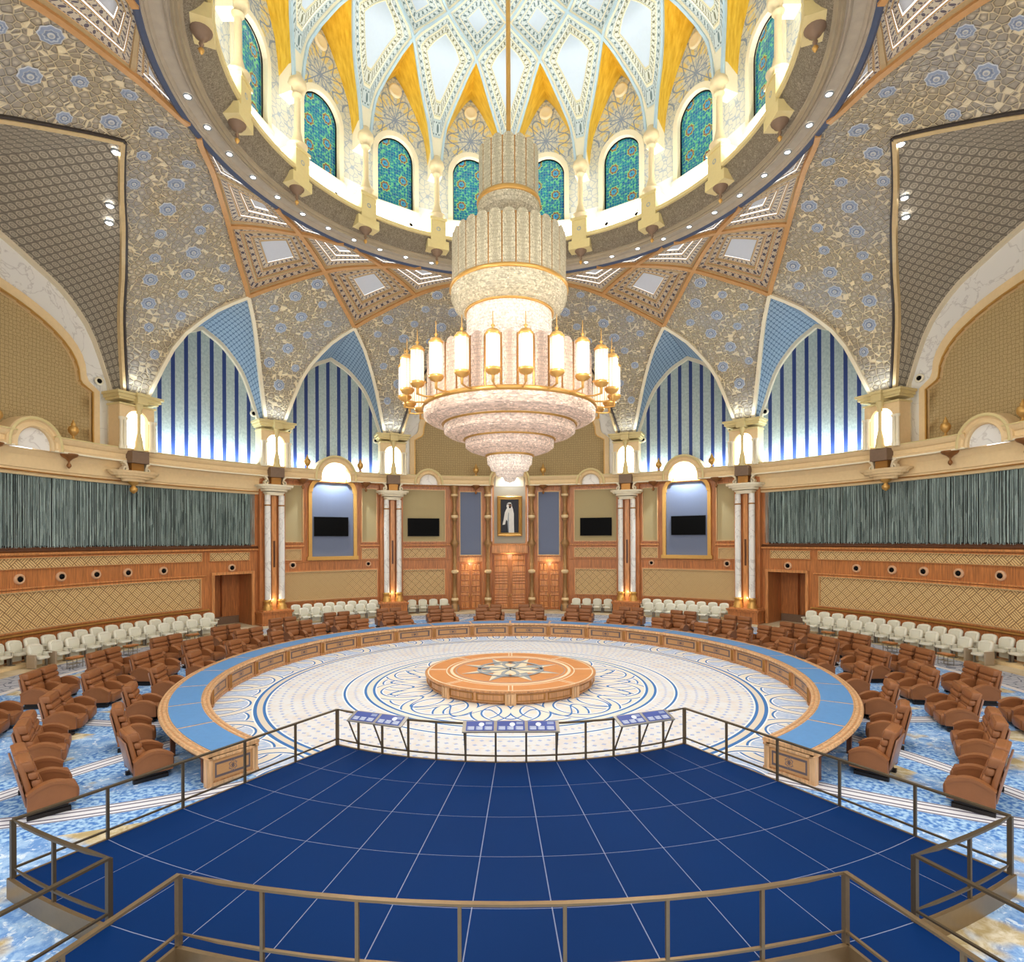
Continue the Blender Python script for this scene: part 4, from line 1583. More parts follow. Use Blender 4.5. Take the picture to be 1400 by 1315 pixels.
def arched(w0, w1, z0, zt, zs, r, y0, y1):
    """wall with an arched opening, x from w0 to w1"""
    mb = MB()
    N = 12
    cx = (w0 + w1) / 2
    hole = [(cx - r, z0)] + [(cx + r * cos(pi - pi * i / N), zs + r * sin(pi - pi * i / N)) for i in range(N + 1)] + [(cx + r, z0)]
    outr = [(w0, z0)] + [(w0 if i < N / 2 else w1, 0) for i in range(N + 1)] + [(w1, z0)]
    outr = [(w0, z0)] + [((w0 + (w1 - w0) * i / N), zt) for i in range(N + 1)] + [(w1, z0)]
    for y in (y0, y1):
        mb.grid([[(x, y, z) for x, z in hole], [(x, y, z) for x, z in outr]], False)
    mb.grid([[(x, y0, z) for x, z in hole], [(x, y1, z) for x, z in hole]], False)
    mb.grid([[(x, y0, z) for x, z in outr], [(x, y1, z) for x, z in outr]], False)
    return mb


pav_me = meshof('arched_front', arched(-1.02, 1.02, 11.3, 13.9, 12.95, .68, -.36, -.16), M_cream)
sd_me = meshof('side_wall', MB().box(-.07, -.3, 11.3, .07, .6, 13.9), M_cream)
rear_me = meshof('rear_glow_block', MB().box(-1.0, .42, 11.3, 1.0, .5, 13.9), M_cream)  # unseen block added behind the glowing back to stop its light
lit_me = meshof('lit_back', MB().box(-.94, .32, 11.4, .94, .4, 13.85), M_lit)
post = meshof('corner_post', MB().lathe([(.13, 11.3), (.13, 11.5), (.1, 11.55), (.09, 12.95), (.15, 13.0), (.15, 13.12)], 10), M_ivory)
fc = meshof('front_colonnette', MB().lathe([(.26, 11.25), (.26, 11.4), (.22, 11.5), (.2, 11.8), (.12, 12.2), (.09, 12.4), (.09, 13.4), (.16, 13.5), (.12, 13.6), (.2, 13.85), (.2, 14.2)], 12), M_yel)
cap2 = MB()
for w, z0, z1 in ((1.5, 9.95, 10.08), (1.32, 9.8, 9.95), (1.0, 9.66, 9.8), (.7, 9.5, 9.66)):
    pts = [(w * cos(2 * pi * i / 24), .9 * w * .6 * sin(2 * pi * i / 24)) for i in range(24)]
    cap2.grid([[(x * .94, y * .94, z0) for x, y in pts], [(x, y, z1) for x, y in pts]], False, close=True)
    cap2.add([(x, y, z1) for x, y in pts], [tuple(range(24))]); cap2.add([(x * .94, y * .94, z0) for x, y in pts], [tuple(range(24))])
corb = meshof('corbel', cap2, M_cream)
drop = meshof('gold_drop', MB().lathe([(0, 8.8), (.06, 8.83), (.2, 8.95), (.22, 9.1), (.1, 9.22), (.11, 9.28), (.26, 9.38), (.3, 9.52)], 12), M_gold)
for f, nm in ((-67.2, 'above the left bead curtain'), (-45.2, 'over the column beside the left doorway'), (-23.4, 'over the left column of the back wall'), (23.4, 'over the right column of the back wall'), (45.2, 'over the column beside the right doorway'), (67.2, 'above the right bead curtain')):
    t = empty('lantern_pavilion', P(f, CR_, 0), -radians(f), label='cream stone pavilion glowing white inside, ' + nm, cat='pavilion', group='lantern pavilions on the cornice')
    for n_, m_ in (('entablature', ent_me), ('arched_front', pav_me), ('lit_back', lit_me), ('rear_glow_block', rear_me), ('front_colonnette', fc)):
        c_ = ob(n_, m_, None, t)
        if n_ == 'front_colonnette':
            c_.location = (0, -.5, 0)
    for s in (-1, 1):
        ob('side_wall', sd_me, None, t, (s * .96, 0, 0))
        for x in (.77, .97):
            ob('corner_post', post, None, t, (s * x, -.44, 0))
    if abs(f) > 60:
        for n_, m_ in (('corbel', corb), ('scroll_bracket', scr_me), ('stone_plaque', plq_me), ('bracket_neck', nk_me), ('gold_drop', drop)):
            ob(n_, m_, None, t)

urn = meshof('urn', MB().lathe([(.14, 0), (.14, .06), (.06, .12), (.05, .2), (.10, .26), (.22, .4), (.25, .55), (.2, .7), (.10, .78), (.12, .84), (.07, .92), (.03, 1.05), (0, 1.1)], 14), M_gold)
for f, nm in ((-84.6, 'left of the hood at the far left edge'), (-75.4, 'beside the left pavilion above the bead curtain'), (-39.4, 'left of the arch over the left niche screen'), (-29.6, 'right of the arch over the left niche screen'), (-6.8, 'left of the arch over the portrait'),
              (6.8, 'right of the arch over the portrait'), (29.6, 'left of the arch over the right niche screen'), (39.4, 'right of the arch over the right niche screen'), (75.4, 'beside the right pavilion above the bead curtain'), (84.6, 'right of the hood at the far right edge')):
    tag(ob('gold_urn', urn, None, None, P(f, 23.9, 11.38)), 'small gold urn finial on the cornice, ' + nm, 'finial', 'gold urns on the cornice')
dr = meshof('pendant_drop', MB().lathe([(0, 9.86), (.05, 9.9), (.11, 10.0), (.09, 10.1), (.04, 10.16), (.05, 10.26), (.16, 10.38), (.36, 10.5), (.42, 10.6), (.42, 10.64)], 14), plain('bronze_drop', (150, 102, 58), .4, .5, .1))
for f, nm in ((-84.6, 'at the far left edge'), (-75.6, 'left of the left corbel'), (-6.8, 'over the left blue fabric panel'), (6.8, 'over the right blue fabric panel'), (75.6, 'right of the right corbel'), (84.6, 'at the far right edge'),
              (-28.4, 'right of the left niche screen'), (-40.0, 'left of the left niche screen'), (28.4, 'left of the right niche screen'), (40.0, 'right of the right niche screen')):
    tag(ob('pendant_drop', dr, None, None, P(f, 24.1, 0)), 'turned bronze pendant hanging under the cornice, ' + nm, 'pendant', 'pendants under the cornice')

# ------------------------------------------------------------------ things on the walls
def tv(f, w, label, R_=WR - .12):
    t = empty('television', P(f, R_, 7.1), -radians(f), label=label, cat='television', group='wall televisions')
    ob('screen', MB().box(-w / 2 + .04, -.09, -.70, w / 2 - .04, -.07, .70), M_black, t)
    ob('bezel', MB().box(-w / 2, -.08, -.75, w / 2, .02, .75), M_bezel, t)
    ob('wall_mount', MB().box(-.4, .02, -.3, .4, .1, .3), M_dark, t)


tv(-34.55, 2.66, 'black flat television in the blue arched niche left of the back wall', WR - .1)
tv(34.55, 2.66, 'black flat television in the blue arched niche right of the back wall', WR - .1)
tv(-17.1, 2.64, 'black flat television on the beige panel left of the doors')
tv(17.1, 2.64, 'black flat television on the beige panel right of the doors')

t = empty('portrait', P(0, WR - .14, 8.05), 0, label='gold-framed portrait of a standing person in white robes, above the great door', cat='painting')
mb = MB()
o1, o2 = (1.06, 1.72), (.76, 1.42)
prof = [(1.06, 1.72, .1), (1.06, 1.72, -.08), (.98, 1.64, -.14), (.86, 1.52, -.07), (.80, 1.46, -.1), (.76, 1.42, -.04)]
mb.grid([[(x, y, z) for x, z in ((-a, -b), (a, -b), (a, b), (-a, b))] for a, b, y in prof], False, close=True)
ob('frame', mb, M_gold, t)
can = ob('canvas', MB().box(-.78, -.03, -1.44, .78, .08, 1.44), M_canvas, t)


def flat(pts, y, mat, nm):
    return ob(nm, MB().prism(pts, y, y + .012), mat, can)


flat([(-.62, -.75), (-.5, -.2), (-.42, .3), (-.28, .62), (-.12, .74), (.12, .74), (.28, .6), (.36, .2), (.36, -.5), (.38, -1.42), (-.08, -1.42), (-.14, -.5), (-.3, -.3), (-.4, -.72)], -.045, M_robe, 'painted_robe')
flat([(-.2, .60), (-.27, .85), (-.22, 1.08), (-.08, 1.17), (.1, 1.16), (.2, 1.02), (.18, .9), (.3, .55), (.1, .6)], -.055, M_robe, 'painted_headcloth')
flat([(-.06, .74), (-.08, .98), (.0, 1.04), (.12, 1.02), (.17, .9), (.12, .76), (.04, .70)], -.065, M_skin, 'painted_face')
flat([(-.06, .70), (-.07, .84), (.04, .80), (.14, .84), (.12, .74), (.04, .66)], -.07, M_bezel, 'painted_beard')
flat([(-.22, 1.0), (-.2, 1.06), (.18, 1.06), (.19, 1.0)], -.072, M_bezel, 'painted_headcord')
flat([(-.2, -.5), (-.12, .3), (-.06, .3), (-.06, -1.4), (-.12, -1.4)], -.05, M_silver, 'painted_fold')

sp = meshof('camera_ring', MB().lathe([(.27, 0), (.27, .06), (.22, .12), (.15, .10), (.14, .02)], 18), plain('beige_ring', (214, 170, 132), .5, .05, .08))
sb = meshof('camera_lens', MB().lathe([(.15, .03), (.13, .12), (.0, .15)], 14), M_bezel)


def eye(f, z, label, R_=WR, s=1.0, cat='speaker', name='wall_speaker', grp='round black wall speakers', ring=None):
    t = empty(name, P(f, R_, z), 0, label=label, cat=cat, group=grp)
    t.matrix_basis = Matrix.Translation(P(f, R_, z)) @ Matrix.Rotation(-radians(f), 4, 'Z') @ Matrix.Rotation(pi / 2, 4, 'X') @ Matrix.Scale(s, 4)
    ob('mounting_ring', ring or sp, None, t); ob('black_cone', sb, None, t)


for sg, side in ((-1, 'left'), (1, 'right')):
    for j, f in enumerate((51.55, 62.0, 67.0, 71.2, 75.6, 80.5)):
        eye(sg * f, 4.14, ('round black wall speaker over the %s doorway' % side) if j == 0 else 'round black speaker under the %s bead curtain, %s from the doorway' % (side, ORD[j - 1]))
    eye(sg * 41.4, 4.17, 'round black speaker low on the wall beyond the %s niche screen, doorway side' % side)
    eye(sg * 27.7, 4.12, 'round black speaker low on the wall beyond the %s niche screen, inner side' % side, s=.85)
rw = meshof('mounting_ring', MB().lathe([(.26, 0), (.26, .08), (.2, .12), (.14, .08), (.13, .02)], 18), M_ivory)
for sg, side in ((-1, 'left'), (1, 'right')):
    for f, z, nm in ((47.6, 15.2, 'inner foot of the outer %s striped arch'), (63.9, 14.4, 'outer foot of the outer %s striped arch'), (41.8, 14.3, 'outer foot of the inner %s striped arch'), (26.0, 14.2, 'inner foot of the inner %s striped arch'), (20.3, 14.6, 'marble wall beside the %s back pavilion'), (70.2, 15.2, 'marble wall beside the outer %s pavilion')):
        eye(sg * f, z, 'round white fitting with black centre at the ' + nm % side, RWU - .06, .95, 'spotlight', 'wall_spotlight', 'round white fittings of the arches', rw)


SOFL = {'left': ((-16.89, .36, 22.77), (-18.71, 2.56, 21.78), (-19.27, 3.3, 21.39)), 'right': ((16.72, .14, 22.85), (18.43, 2.36, 21.89), (19.07, 3.18, 21.46))}
sl_me = meshof('downlight', MB().lathe([(.2, .04), (.2, -.06), (.15, -.06), (.14, -.02)], 12).lathe([(.14, -.05), (.1, -.1), (0, -.12)], 12, m=1), [M_silver, M_spot])
for side, pts in SOFL.items():
    for j, p in enumerate(pts):
        tag(ob('ceiling_light', sl_me, None, None, p), '%s of three bright lamps on the quilted soffit at the %s edge' % (('topmost', 'middle', 'lowest')[j], side), 'light', 'lamps of the side soffits')

# ------------------------------------------------------------------ chandelier
ch = empty('chandelier', (0, 0, 0), 0, label='huge tiered crystal and gold chandelier hanging under the dome', cat='chandelier')
ob('hanging_rod', MB().lathe([(.10, 22.0), (.10, 39.9)], 10), M_gold, ch)


def ringpart(nm, prof, mat, n=64, parent=None):
    return ob(nm, MB().lathe(prof, n), mat, parent or ch)


def gpanels(n, r, z0, z1, mat, rb=None, flare=0.0, sep=M_goldd, phase=0.0, arch=.0, frac=.92):
    """tall glass panels with rounded heads standing in a ring, gold bars between"""
    st = 360.0 / n
    mb = MB()
    hw = r * tan(radians(st / 2)) * frac
    N = 6
    front = [(-hw, z0)] + [(hw * cos(pi - pi * i / N), z1 - arch + arch * sin(pi - pi * i / N)) for i in range(N + 1)] + [(hw, z0)]
    mb.prism(front, -.03, .03)
    me = meshof('glass_panel', mb, mat)
    b = MB().box(-.03, -.06, z0, .03, .04, z1 - arch * .6)
    bm_ = meshof('gold_bar', b, sep)
    for k in range(n):
        a = phase + st * k
        ob('glass_panel', me, None, ch, P(a, r, 0), -radians(a))
        a += st / 2
        ob('gold_bar', bm_, None, ch, P(a, r / cos(radians(st / 2)) - .02, 0), -radians(a))


# top tier
gpanels(16, 1.22, 20.25, 22.45, M_cryg, arch=.25)
ringpart('gold_ring', [(1.0, 20.32), (1.34, 20.30), (1.36, 20.2), (1.34, 20.1), (1.0, 20.08)], M_gold)
ringpart('crystal_collar', [(1.30, 20.12), (1.32, 19.9), (1.16, 19.72), (.95, 19.6), (.8, 19.5), (.74, 19.2), (.74, 18.6)], M_cryg)
ringpart('crystal_core', [(1.0, 20.3), (.98, 22.0), (.0, 22.1)], M_cryg)
# second tier
gpanels(28, 2.36, 16.55, 18.75, M_cryg, arch=.25)
ringpart('crystal_core', [(2.2, 16.5), (2.2, 18.2), (.7, 18.6)], M_cry)
ringpart('gold_ring', [(2.3, 16.62), (2.5, 16.58), (2.52, 16.48), (2.46, 16.42), (2.3, 16.44)], M_gold)
ringpart('crystal_bowl', [(2.46, 16.46), (2.44, 16.1), (2.3, 15.8), (2.0, 15.6), (1.82, 15.52)], M_cryg)
ringpart('gold_ring', [(1.7, 15.62), (1.88, 15.60), (1.9, 15.54), (1.86, 15.48), (1.7, 15.5)], M_gold)
ringpart('lit_crystal_band', [(1.80, 15.52), (1.80, 14.9), (1.88, 14.4), (2.05, 13.6), (2.1, 13.3)], M_cryb)
# lower tier
gpanels(36, 3.42, 11.5, 13.7, M_cry, arch=.25, frac=.84)
ringpart('crystal_core', [(3.2, 11.5), (3.2, 13.1), (2.0, 13.4)], M_cry)
ringpart('gold_ring', [(3.4, 11.62), (3.66, 11.60), (3.70, 11.5), (3.64, 11.42), (3.4, 11.44)], M_gold)
ringpart('crystal_bowl', [(3.62, 11.46), (3.60, 11.1), (3.42, 10.98), (3.1, 10.90), (2.78, 10.82)], M_cry)
ringpart('gold_ring', [(2.6, 10.92), (2.84, 10.92), (2.87, 10.84), (2.82, 10.78), (2.6, 10.8)], M_gold)
ringpart('crystal_bowl', [(2.78, 10.84), (2.76, 10.5), (2.58, 10.38), (2.25, 10.29), (1.88, 10.22)], M_cry)
ringpart('gold_ring', [(1.7, 10.32), (1.94, 10.31), (1.97, 10.23), (1.92, 10.18), (1.7, 10.2)], M_gold)
ringpart('crystal_bowl', [(1.88, 10.24), (1.86, 9.9), (1.7, 9.78), (1.35, 9.66), (.98, 9.57)], M_cry)
ringpart('gold_ring', [(.85, 9.64), (1.02, 9.63), (1.05, 9.56), (1.0, 9.51), (.85, 9.52)], M_gold)
ringpart('lit_crystal_band', [(.97, 9.56), (.94, 9.2), (.84, 9.1), (.8, 8.95), (.62, 8.9), (.56, 8.72), (.3, 8.68), (.22, 8.5), (0, 8.42)], M_cryb, 32)
# ring of lanterns
lg = meshof('lantern_glass', MB().lathe([(.235, 11.95), (.25, 12.0), (.25, 13.1), (.235, 13.18)], 16), M_crylan)
lc = meshof('lantern_cap', MB().lathe([(.26, 13.12), (.28, 13.15), (.28, 13.2), (.22, 13.25), (.2, 13.3), (.05, 13.33), (.04, 13.42), (.08, 13.46), (.02, 13.52), (.015, 13.95), (0, 13.96)], 14), M_gold)
lb = meshof('lantern_cup', MB().lathe([(.27, 11.98), (.29, 11.94), (.27, 11.88), (.2, 11.8), (.08, 11.76), (.05, 11.7), (.05, 11.5), (0, 11.48)], 14), M_gold)
la = MB().tube([(0, 0, 11.52), (0, -.3, 11.48), (0, -.7, 11.52)], .035)
la = meshof('lantern_arm', la, M_gold)
for k in range(24):
    f = 7.5 + 15 * k
    t = ob('lantern', lg, None, ch, P(f, 4.37, 0), -radians(f))
    ob('lantern_cap', lc, None, t); ob('lantern_cup', lb, None, t); ob('lantern_arm', la, None, t)

# ------------------------------------------------------------------ round desk
DA = 144
dk = empty('round_desk', (0, 0, 0), 0, label='huge ring-shaped wooden conference desk with sky-blue leather top', cat='desk')
ob('desk_top', MB().arcsweep([(11.27, .70), (11.25, .75), (11.27, .80), (12.68, .80), (12.71, .75), (12.68, .70)], -DA, DA, 2), M_desk2, dk)
for r0, r1 in ((11.33, 11.38), (11.46, 11.49), (12.46, 12.49), (12.57, 12.62)):
    ob('inlay_line', MB().arc(-DA + .3, DA - .3, .80, .804, r0, r1, 2), M_desk, dk)
ob('desk_apron', MB().arcsweep([(11.36, .0), (11.36, .1), (11.44, .12), (11.44, .62), (11.36, .66), (11.34, .70), (11.6, .70), (11.6, 0)], -DA + .2, DA - .2, 2), M_desk, dk)
ob('desk_rear_apron', MB().arc(-DA + .2, DA - .2, .56, .70, 12.45, 12.55, 2), M_wdark, dk)
pad = meshof('leather_pad', MB().arc(.30, 11.70, .80, .812, 11.52, 12.43, 2), M_pad)
mb = MB()
N = 6
for a, b, z0, z1, d in ((.9, 11.1, .14, .6, .0),):
    rows = []; uv = []
    for i in range(N + 1):
        f = a + (b - a) * i / N
        rows.append([P(f, 11.42, z0), P(f, 11.42, z1)]); uv.append([(-1 + 2 * i / N, -1), (-1 + 2 * i / N, 1)])
    mb.grid(rows, False, uv)
pan = meshof('veneer_panel', mb, M_ven)
mb = MB()
mb.arc(.9, 11.1, .58, .62, 11.39, 11.44, 2).arc(.9, 11.1, .12, .16, 11.39, 11.44, 2).arc(.9, 1.15, .12, .62, 11.39, 11.44, 2).arc(10.85, 11.1, .12, .62, 11.39, 11.44, 2)
pfr = meshof('panel_moulding', mb, M_desk2)
mb = MB().box(-.12, -.12, .02, .12, .1, .70)
mb.box(-.15, -.15, .0, .15, .1, .08).box(-.15, -.15, .64, .15, .1, .70)
pil = meshof('pilaster', mb, M_desk)
plr = meshof('pilaster_reed', MB().lathe([(.03, .1), (.035, .12), (.035, .6), (.03, .62)], 8, -.05, -.12).lathe([(.03, .1), (.035, .12), (.035, .6), (.03, .62)], 8, .05, -.12), M_goldd)
for k in range(-12, 12):
    ob('leather_pad', pad, None, dk, rz=-radians(12 * k))
    p = ob('veneer_panel', pan, None, dk, rz=-radians(12 * k)); ob('panel_moulding', pfr, None, p)
for k in range(-12, 13):
    f = max(-DA + .5, min(DA - .5, 12 * k))
    p = ob('pilaster', pil, None, dk, P(f, 11.45, 0), -radians(f)); ob('pilaster_reed', plr, None, p)
    g = f + (1.2 if f < 0 else -1.2)
    ob('desk_leg', MB().box(-.06, -.06, 0, .06, .06, .7), M_wdark, dk, P(g, 12.5, 0), -radians(g))
for s in (-1, 1):
    f = s * DA
    e = ob('end_panel', MB().box(11.4, -.05, .04, 12.6, .05, .70), M_desk, dk, (0, 0, 0), 0)
    a = pi / 2 - radians(f)
    e.rotation_euler = (0, 0, a)
    m_ = MB()
    y = -.07 if s > 0 else .07
    m_.add([(11.5, y, .12), (12.5, y, .12), (12.5, y, .62), (11.5, y, .62)], [(0, 1, 2, 3)], uvs=[(-1, -1), (1, -1), (1, 1), (-1, 1)])
    ob('veneer_panel', m_, M_ven, e)
    m_ = MB()
    for x in (11.42, 12.58):
        m_.box(x - .07, -.09, .0, x + .07, .09, .7)
    m_.box(11.36, -.10, 0, 12.64, .10, .08); m_.box(11.4, -.09, .64, 12.6, .09, .7)
    ob('end_moulding', m_, M_desk2, e)

# ------------------------------------------------------------------ podium
pd = empty('podium', (0, 0, 0), 0, label='low round wooden podium with inlaid star in the middle of the carpet', cat='podium')
ob('podium_drum', MB().lathe([(3.36, .0), (3.40, .06), (3.46, .08), (3.46, .42), (3.52, .44), (3.58, .47), (3.58, .52), (3.3, .52)], 64, smooth=False), M_desk, pd)
M_wtop = plain('podium_top_veneer', (206, 140, 84), .4, 0, .08, 2)
ob('podium_top', MB().lathe([(3.50, .52), (3.50, .526), (0, .526)], 64, smooth=False), M_wtop, pd)


def annulus(nm, r0, r1, mat, z=.526):
    ob(nm, MB().lathe([(r0, z), (r0, z + .006), (r1, z + .006), (r1, z)], 72, smooth=False), mat, pd)


annulus('inlay_ring', 3.42, 3.47, M_creaml); annulus('inlay_ring', 2.66, 2.71, M_creaml); annulus('inlay_ring', 2.42, 2.54, M_creaml); annulus('inlay_ring', 2.28, 2.31, M_silver)
for k in range(8):
    a = 22.5 + 45 * k
    for s in (-.07, .07):
        ob('inlay_bar', MB().box(s - .02, 2.72, .526, s + .02, 3.42, .532), M_creaml, pd, (0, 0, 0), -radians(a - 22.5))
    for s in (-1, 1):
        tip = P(a, 2.2, .54); c1 = P(a, .75, .54); c2 = P(a + s * 22.5, .95, .54)
        ob('star_point', MB().add([P(a, 2.2, .535), P(a, .6, .535), P(a + s * 22.5, .98, .535)], [(0, 1, 2)]), M_silver if s < 0 else M_creaml, pd)
annulus('star_heart', 0, .9, M_creaml, .534)
for k in range(4):
    a = 45 + 90 * k
    pts = [addv(P(a, .72, .545), (.62 * cos(2 * pi * i / 28), .62 * sin(2 * pi * i / 28), 0)) for i in range(29)]
    pts = []
    for i in range(29):
        q = 2 * pi * i / 28
        u, v = .72 + .62 * cos(q), .98 * sin(q)
        A_ = radians(a)
        pts.append((u * sin(A_) + v * cos(A_), u * cos(A_) - v * sin(A_), .552))
    ob('inlay_loop', MB().rsweep(pts, None, .14, .012), M_silver, pd)
pn = MB()
for a0, a1 in ((3.5, 21.5), (23.5, 41.5)):
    for q0, q1, z0, z1, r in ((a0, a1, .36, .385, 3.435), (a0, a1, .13, .155, 3.435), (a0, a0 + .6, .13, .385, 3.435), (a1 - .6, a1, .13, .385, 3.435)):
        pn.arc(q0, q1, z0, z1, r, 3.47, 3)
# arc() faces the middle of the room; for the drum the relief goes outwards
pn = MB()
for a0, a1 in ((3.5, 21.5), (23.5, 41.5)):
    for q0, q1, z0, z1 in ((a0, a1, .36, .385), (a0, a1, .13, .155), (a0, a0 + .7, .13, .385), (a1 - .7, a1, .13, .385)):
        pn.arc(q0, q1, z0, z1, 3.45, 3.485, 3)
pn_me = meshof('drum_moulding', pn, M_goldd)
pv = meshof('drum_pilaster', MB().box(-.2, 3.4, 0, .2, 3.52, .46).box(-.15, 3.5, .05, -.02, 3.55, .42).box(.02, 3.5, .05, .15, 3.55, .42), M_desk2)
for k in range(8):
    ob('drum_moulding', pn_me, None, pd, rz=-radians(45 * k)); ob('drum_pilaster', pv, None, pd, rz=-radians(45 * k))

# ------------------------------------------------------------------ visitors' platform (angles from the camera's side of the room)
ZP = .33
ST = 30.2 * 2 / 13
AN = [-30.2 + ST * i for i in range(14)]
RR = [9.58, 10.98, 12.41, 13.86, 15.29, 16.72]
pf = empty('stage_platform', (0, 0, 0), 0, label='fan-shaped visitor platform of royal blue tiles with pale joints', cat='platform')


def PS(a, R, z=0.0): return P(180 - a, R, z)


ob('platform_deck', MB().arc(180 - 30.2, 180 + 30.2, .04, ZP - .004, 9.58, 16.72, 1.5), M_joint, pf)
for s in (-1, 1):
    ob('platform_deck', MB().arc(180 + min(s * 16.26, s * 20.9), 180 + max(s * 16.26, s * 20.9), .04, ZP - .004, 16.72, 21, 1.5), M_joint, pf)
J = .009
for i in range(13):
    for j in range(5):
        r0, r1 = RR[j] + J, RR[j + 1] - J
        mr = (r0 + r1) / 2
        d = degrees(J / mr)
        ob('tile', MB().arc(180 - AN[i + 1] + d, 180 - AN[i] - d, ZP - .03, ZP, r0, r1, 1.6), M_tile, pf)
for s in (-1, 1):
    a0, a1 = sorted((s * AN[10], s * AN[11])) if s > 0 else sorted((AN[2], AN[3]))
    for r0, r1 in ((16.72, 18.15), (18.15, 19.6), (19.6, 21)):
        d = degrees(J / r0)
        ob('tile', MB().arc(180 - a1 + d, 180 - a0 - d, ZP - .03, ZP, r0 + J, r1 - J, 1.6), M_tile, pf)
sk = MB()
sk.arc(180 - 30.4, 180 + 30.4, 0, ZP + .01, 9.52, 9.575).arc(180 - 30.4, 180 - 20.9, 0, ZP + .01, 16.725, 16.79).arc(180 + 20.9, 180 + 30.4, 0, ZP + .01, 16.725, 16.79).arc(180 - 16.26, 180 + 16.26, 0, ZP + .01, 16.725, 16.79)
for s in (-1, 1):
    sk.bar(PS(s * 30.25, 9.55, ZP / 2), PS(s * 30.25, 16.75, ZP / 2), .05, ZP + .02)
    for a in (16.26, 20.9):
        sk.bar(PS(s * a, 16.75, ZP / 2), PS(s * a, 21, ZP / 2), .05, ZP + .02)
ob('bronze_skirt', sk, M_bronze, pf)


def railing(path, posts, label, mat, corner=()):
    t = empty('railing', (0, 0, 0), 0, label=label, cat='railing')
    ob('top_rail', MB().rsweep([(x, y, ZP + .985) for x, y in path], None, .075, .035), mat, t)
    ob('lower_rail', MB().rsweep([(x, y, ZP + .17) for x, y in path], None, .045, .03), mat, t)
    for k, (x, y) in enumerate(posts):
        w = .036 if k in corner else .024
        ob('post', MB().box(-w, -w, ZP - .0, w, w, ZP + .98), mat, t, (x, y, 0), atan2(y, x))
    return t


def xy(a, R): return PS(a, R)[:2]


far = [xy(-20.9, 21)] + [xy(-20.9, 16.72)] + [xy(a, 16.72) for a in (-22.5, -24, -25.55, -27, -28.6, -30.2)] + [xy(-30.2, 9.58)] + [xy(-30.2 + 60.4 * i / 26, 9.58) for i in range(1, 26)] + [xy(30.2, 9.58)] \
    + [xy(30.2, 16.72)] + [xy(a, 16.72) for a in (28.6, 27, 25.55, 24, 22.5)] + [xy(20.9, 16.72), xy(20.9, 21)]
pp = [xy(-20.9, 19.0), xy(-20.9, 16.72), xy(-25.55, 16.72), xy(-30.2, 16.72)] + [xy(-30.2, r) for r in RR[4:0:-1]] + [xy(a, 9.58) for a in AN] + [xy(30.2, r) for r in RR[1:5]] + [xy(30.2, 16.72), xy(25.55, 16.72), xy(20.9, 16.72), xy(20.9, 19.0)]
railing(far, pp, 'long dark bronze railing round the far and outer edges of the blue platform', M_rail, (1, 3, 8, 21, 26, 28))
near = [xy(-16.26, 21), xy(-16.26, 16.72)] + [xy(-16.26 + 32.52 * i / 14, 16.72) for i in range(1, 14)] + [xy(16.26, 16.72), xy(16.26, 21)]
pp = [xy(-16.26, 18.3)] + [xy(a, 16.72) for a in AN[3:11]] + [xy(16.26, 18.3)]
railing(near, pp, 'curved bronze railing in front along the near edge of the blue platform', M_bronze, (1, 8))


def lectern(a0, a1, n, label):
    am = (a0 + a1) / 2
    t = empty('information_panel', PS(am, 9.58, 0), -radians(180 - am), label=label, cat='information panel', group='information panels on the far railing')
    # local x tangential, y outwards (towards the camera), z up
    W_ = 2 * 9.58 * sin(radians((a1 - a0) / 2))
    y0, z0, y1, z1 = .02, ZP + 1.08, .42, ZP + .93
    sl = (z1 - z0) / (y1 - y0)
    fr = MB()
    v = []
    for x in (-W_ / 2 - .05, W_ / 2 + .05):
        v += [(x, y0, z0), (x, y1, z1), (x, y1, z1 - .03), (x, y0, z0 - .03)]
    fr.add(v, [(0, 1, 5, 4), (1, 2, 6, 5), (2, 3, 7, 6), (3, 0, 4, 7), (0, 1, 2, 3), (4, 5, 6, 7)])
    ob('panel_tray', fr, M_steel, t)
    br = meshof('support_bracket', MB().bar((0, y1 - .02, z1 - .02), (0, .02, ZP + .2), .03, .03), M_rail)
    for i in range(n + 1):
        ob('support_bracket', br, None, t, (-W_ / 2 + W_ * i / n, 0, 0))
    for i in range(n):
        xa = -W_ / 2 + W_ * i / n + .04; xb = -W_ / 2 + W_ * (i + 1) / n - .04

        def q(u, w, h): return (xa + (xb - xa) * u, y0 + .03 + (y1 - y0 - .06) * w, z0 + sl * (.03 + (y1 - y0 - .06) * w) + h)

        def patch(mb, u0, u1, w0, w1, h): mb.add([q(u0, w0, h), q(u1, w0, h), q(u1, w1, h), q(u0, w1, h)], [(0, 1, 2, 3)])
        b = MB(); patch(b, 0, 1, 0, 1, .006)
        pb = ob('printed_panel', b, M_print, t)
        mb = MB()
        for (u0, u1) in ((.06, .33), (.40, .64), (.70, .95)):
            patch(mb, u0, u1, .55, .92, .009)
        patch(mb, .06, .3, .1, .35, .009)
        ob('text_block', mb, M_prtg, pb)
        mb = MB()
        for (u0, u1) in ((.06, .33), (.40, .64), (.70, .95)):
            for k in range(4):
                patch(mb, u0 + .01, u1 - .02 - .03 * (k % 2), .58 + .09 * k, .61 + .09 * k, .011)
        ob('text_lines', mb, M_prtw, pb)
        mb = MB()
        cx, cy = (.62 if n == 3 and i == 0 else .45 if n == 3 else .35), .36
        if not (n == 2 and ((i == 0) == (am > 0))):
            mb.add([q(cx + .10 * cos(2 * pi * k / 16), cy + .2 * sin(2 * pi * k / 16), .012) for k in range(16)], [tuple(range(16))])
            ob('round_picture', mb, M_prtw, pb)


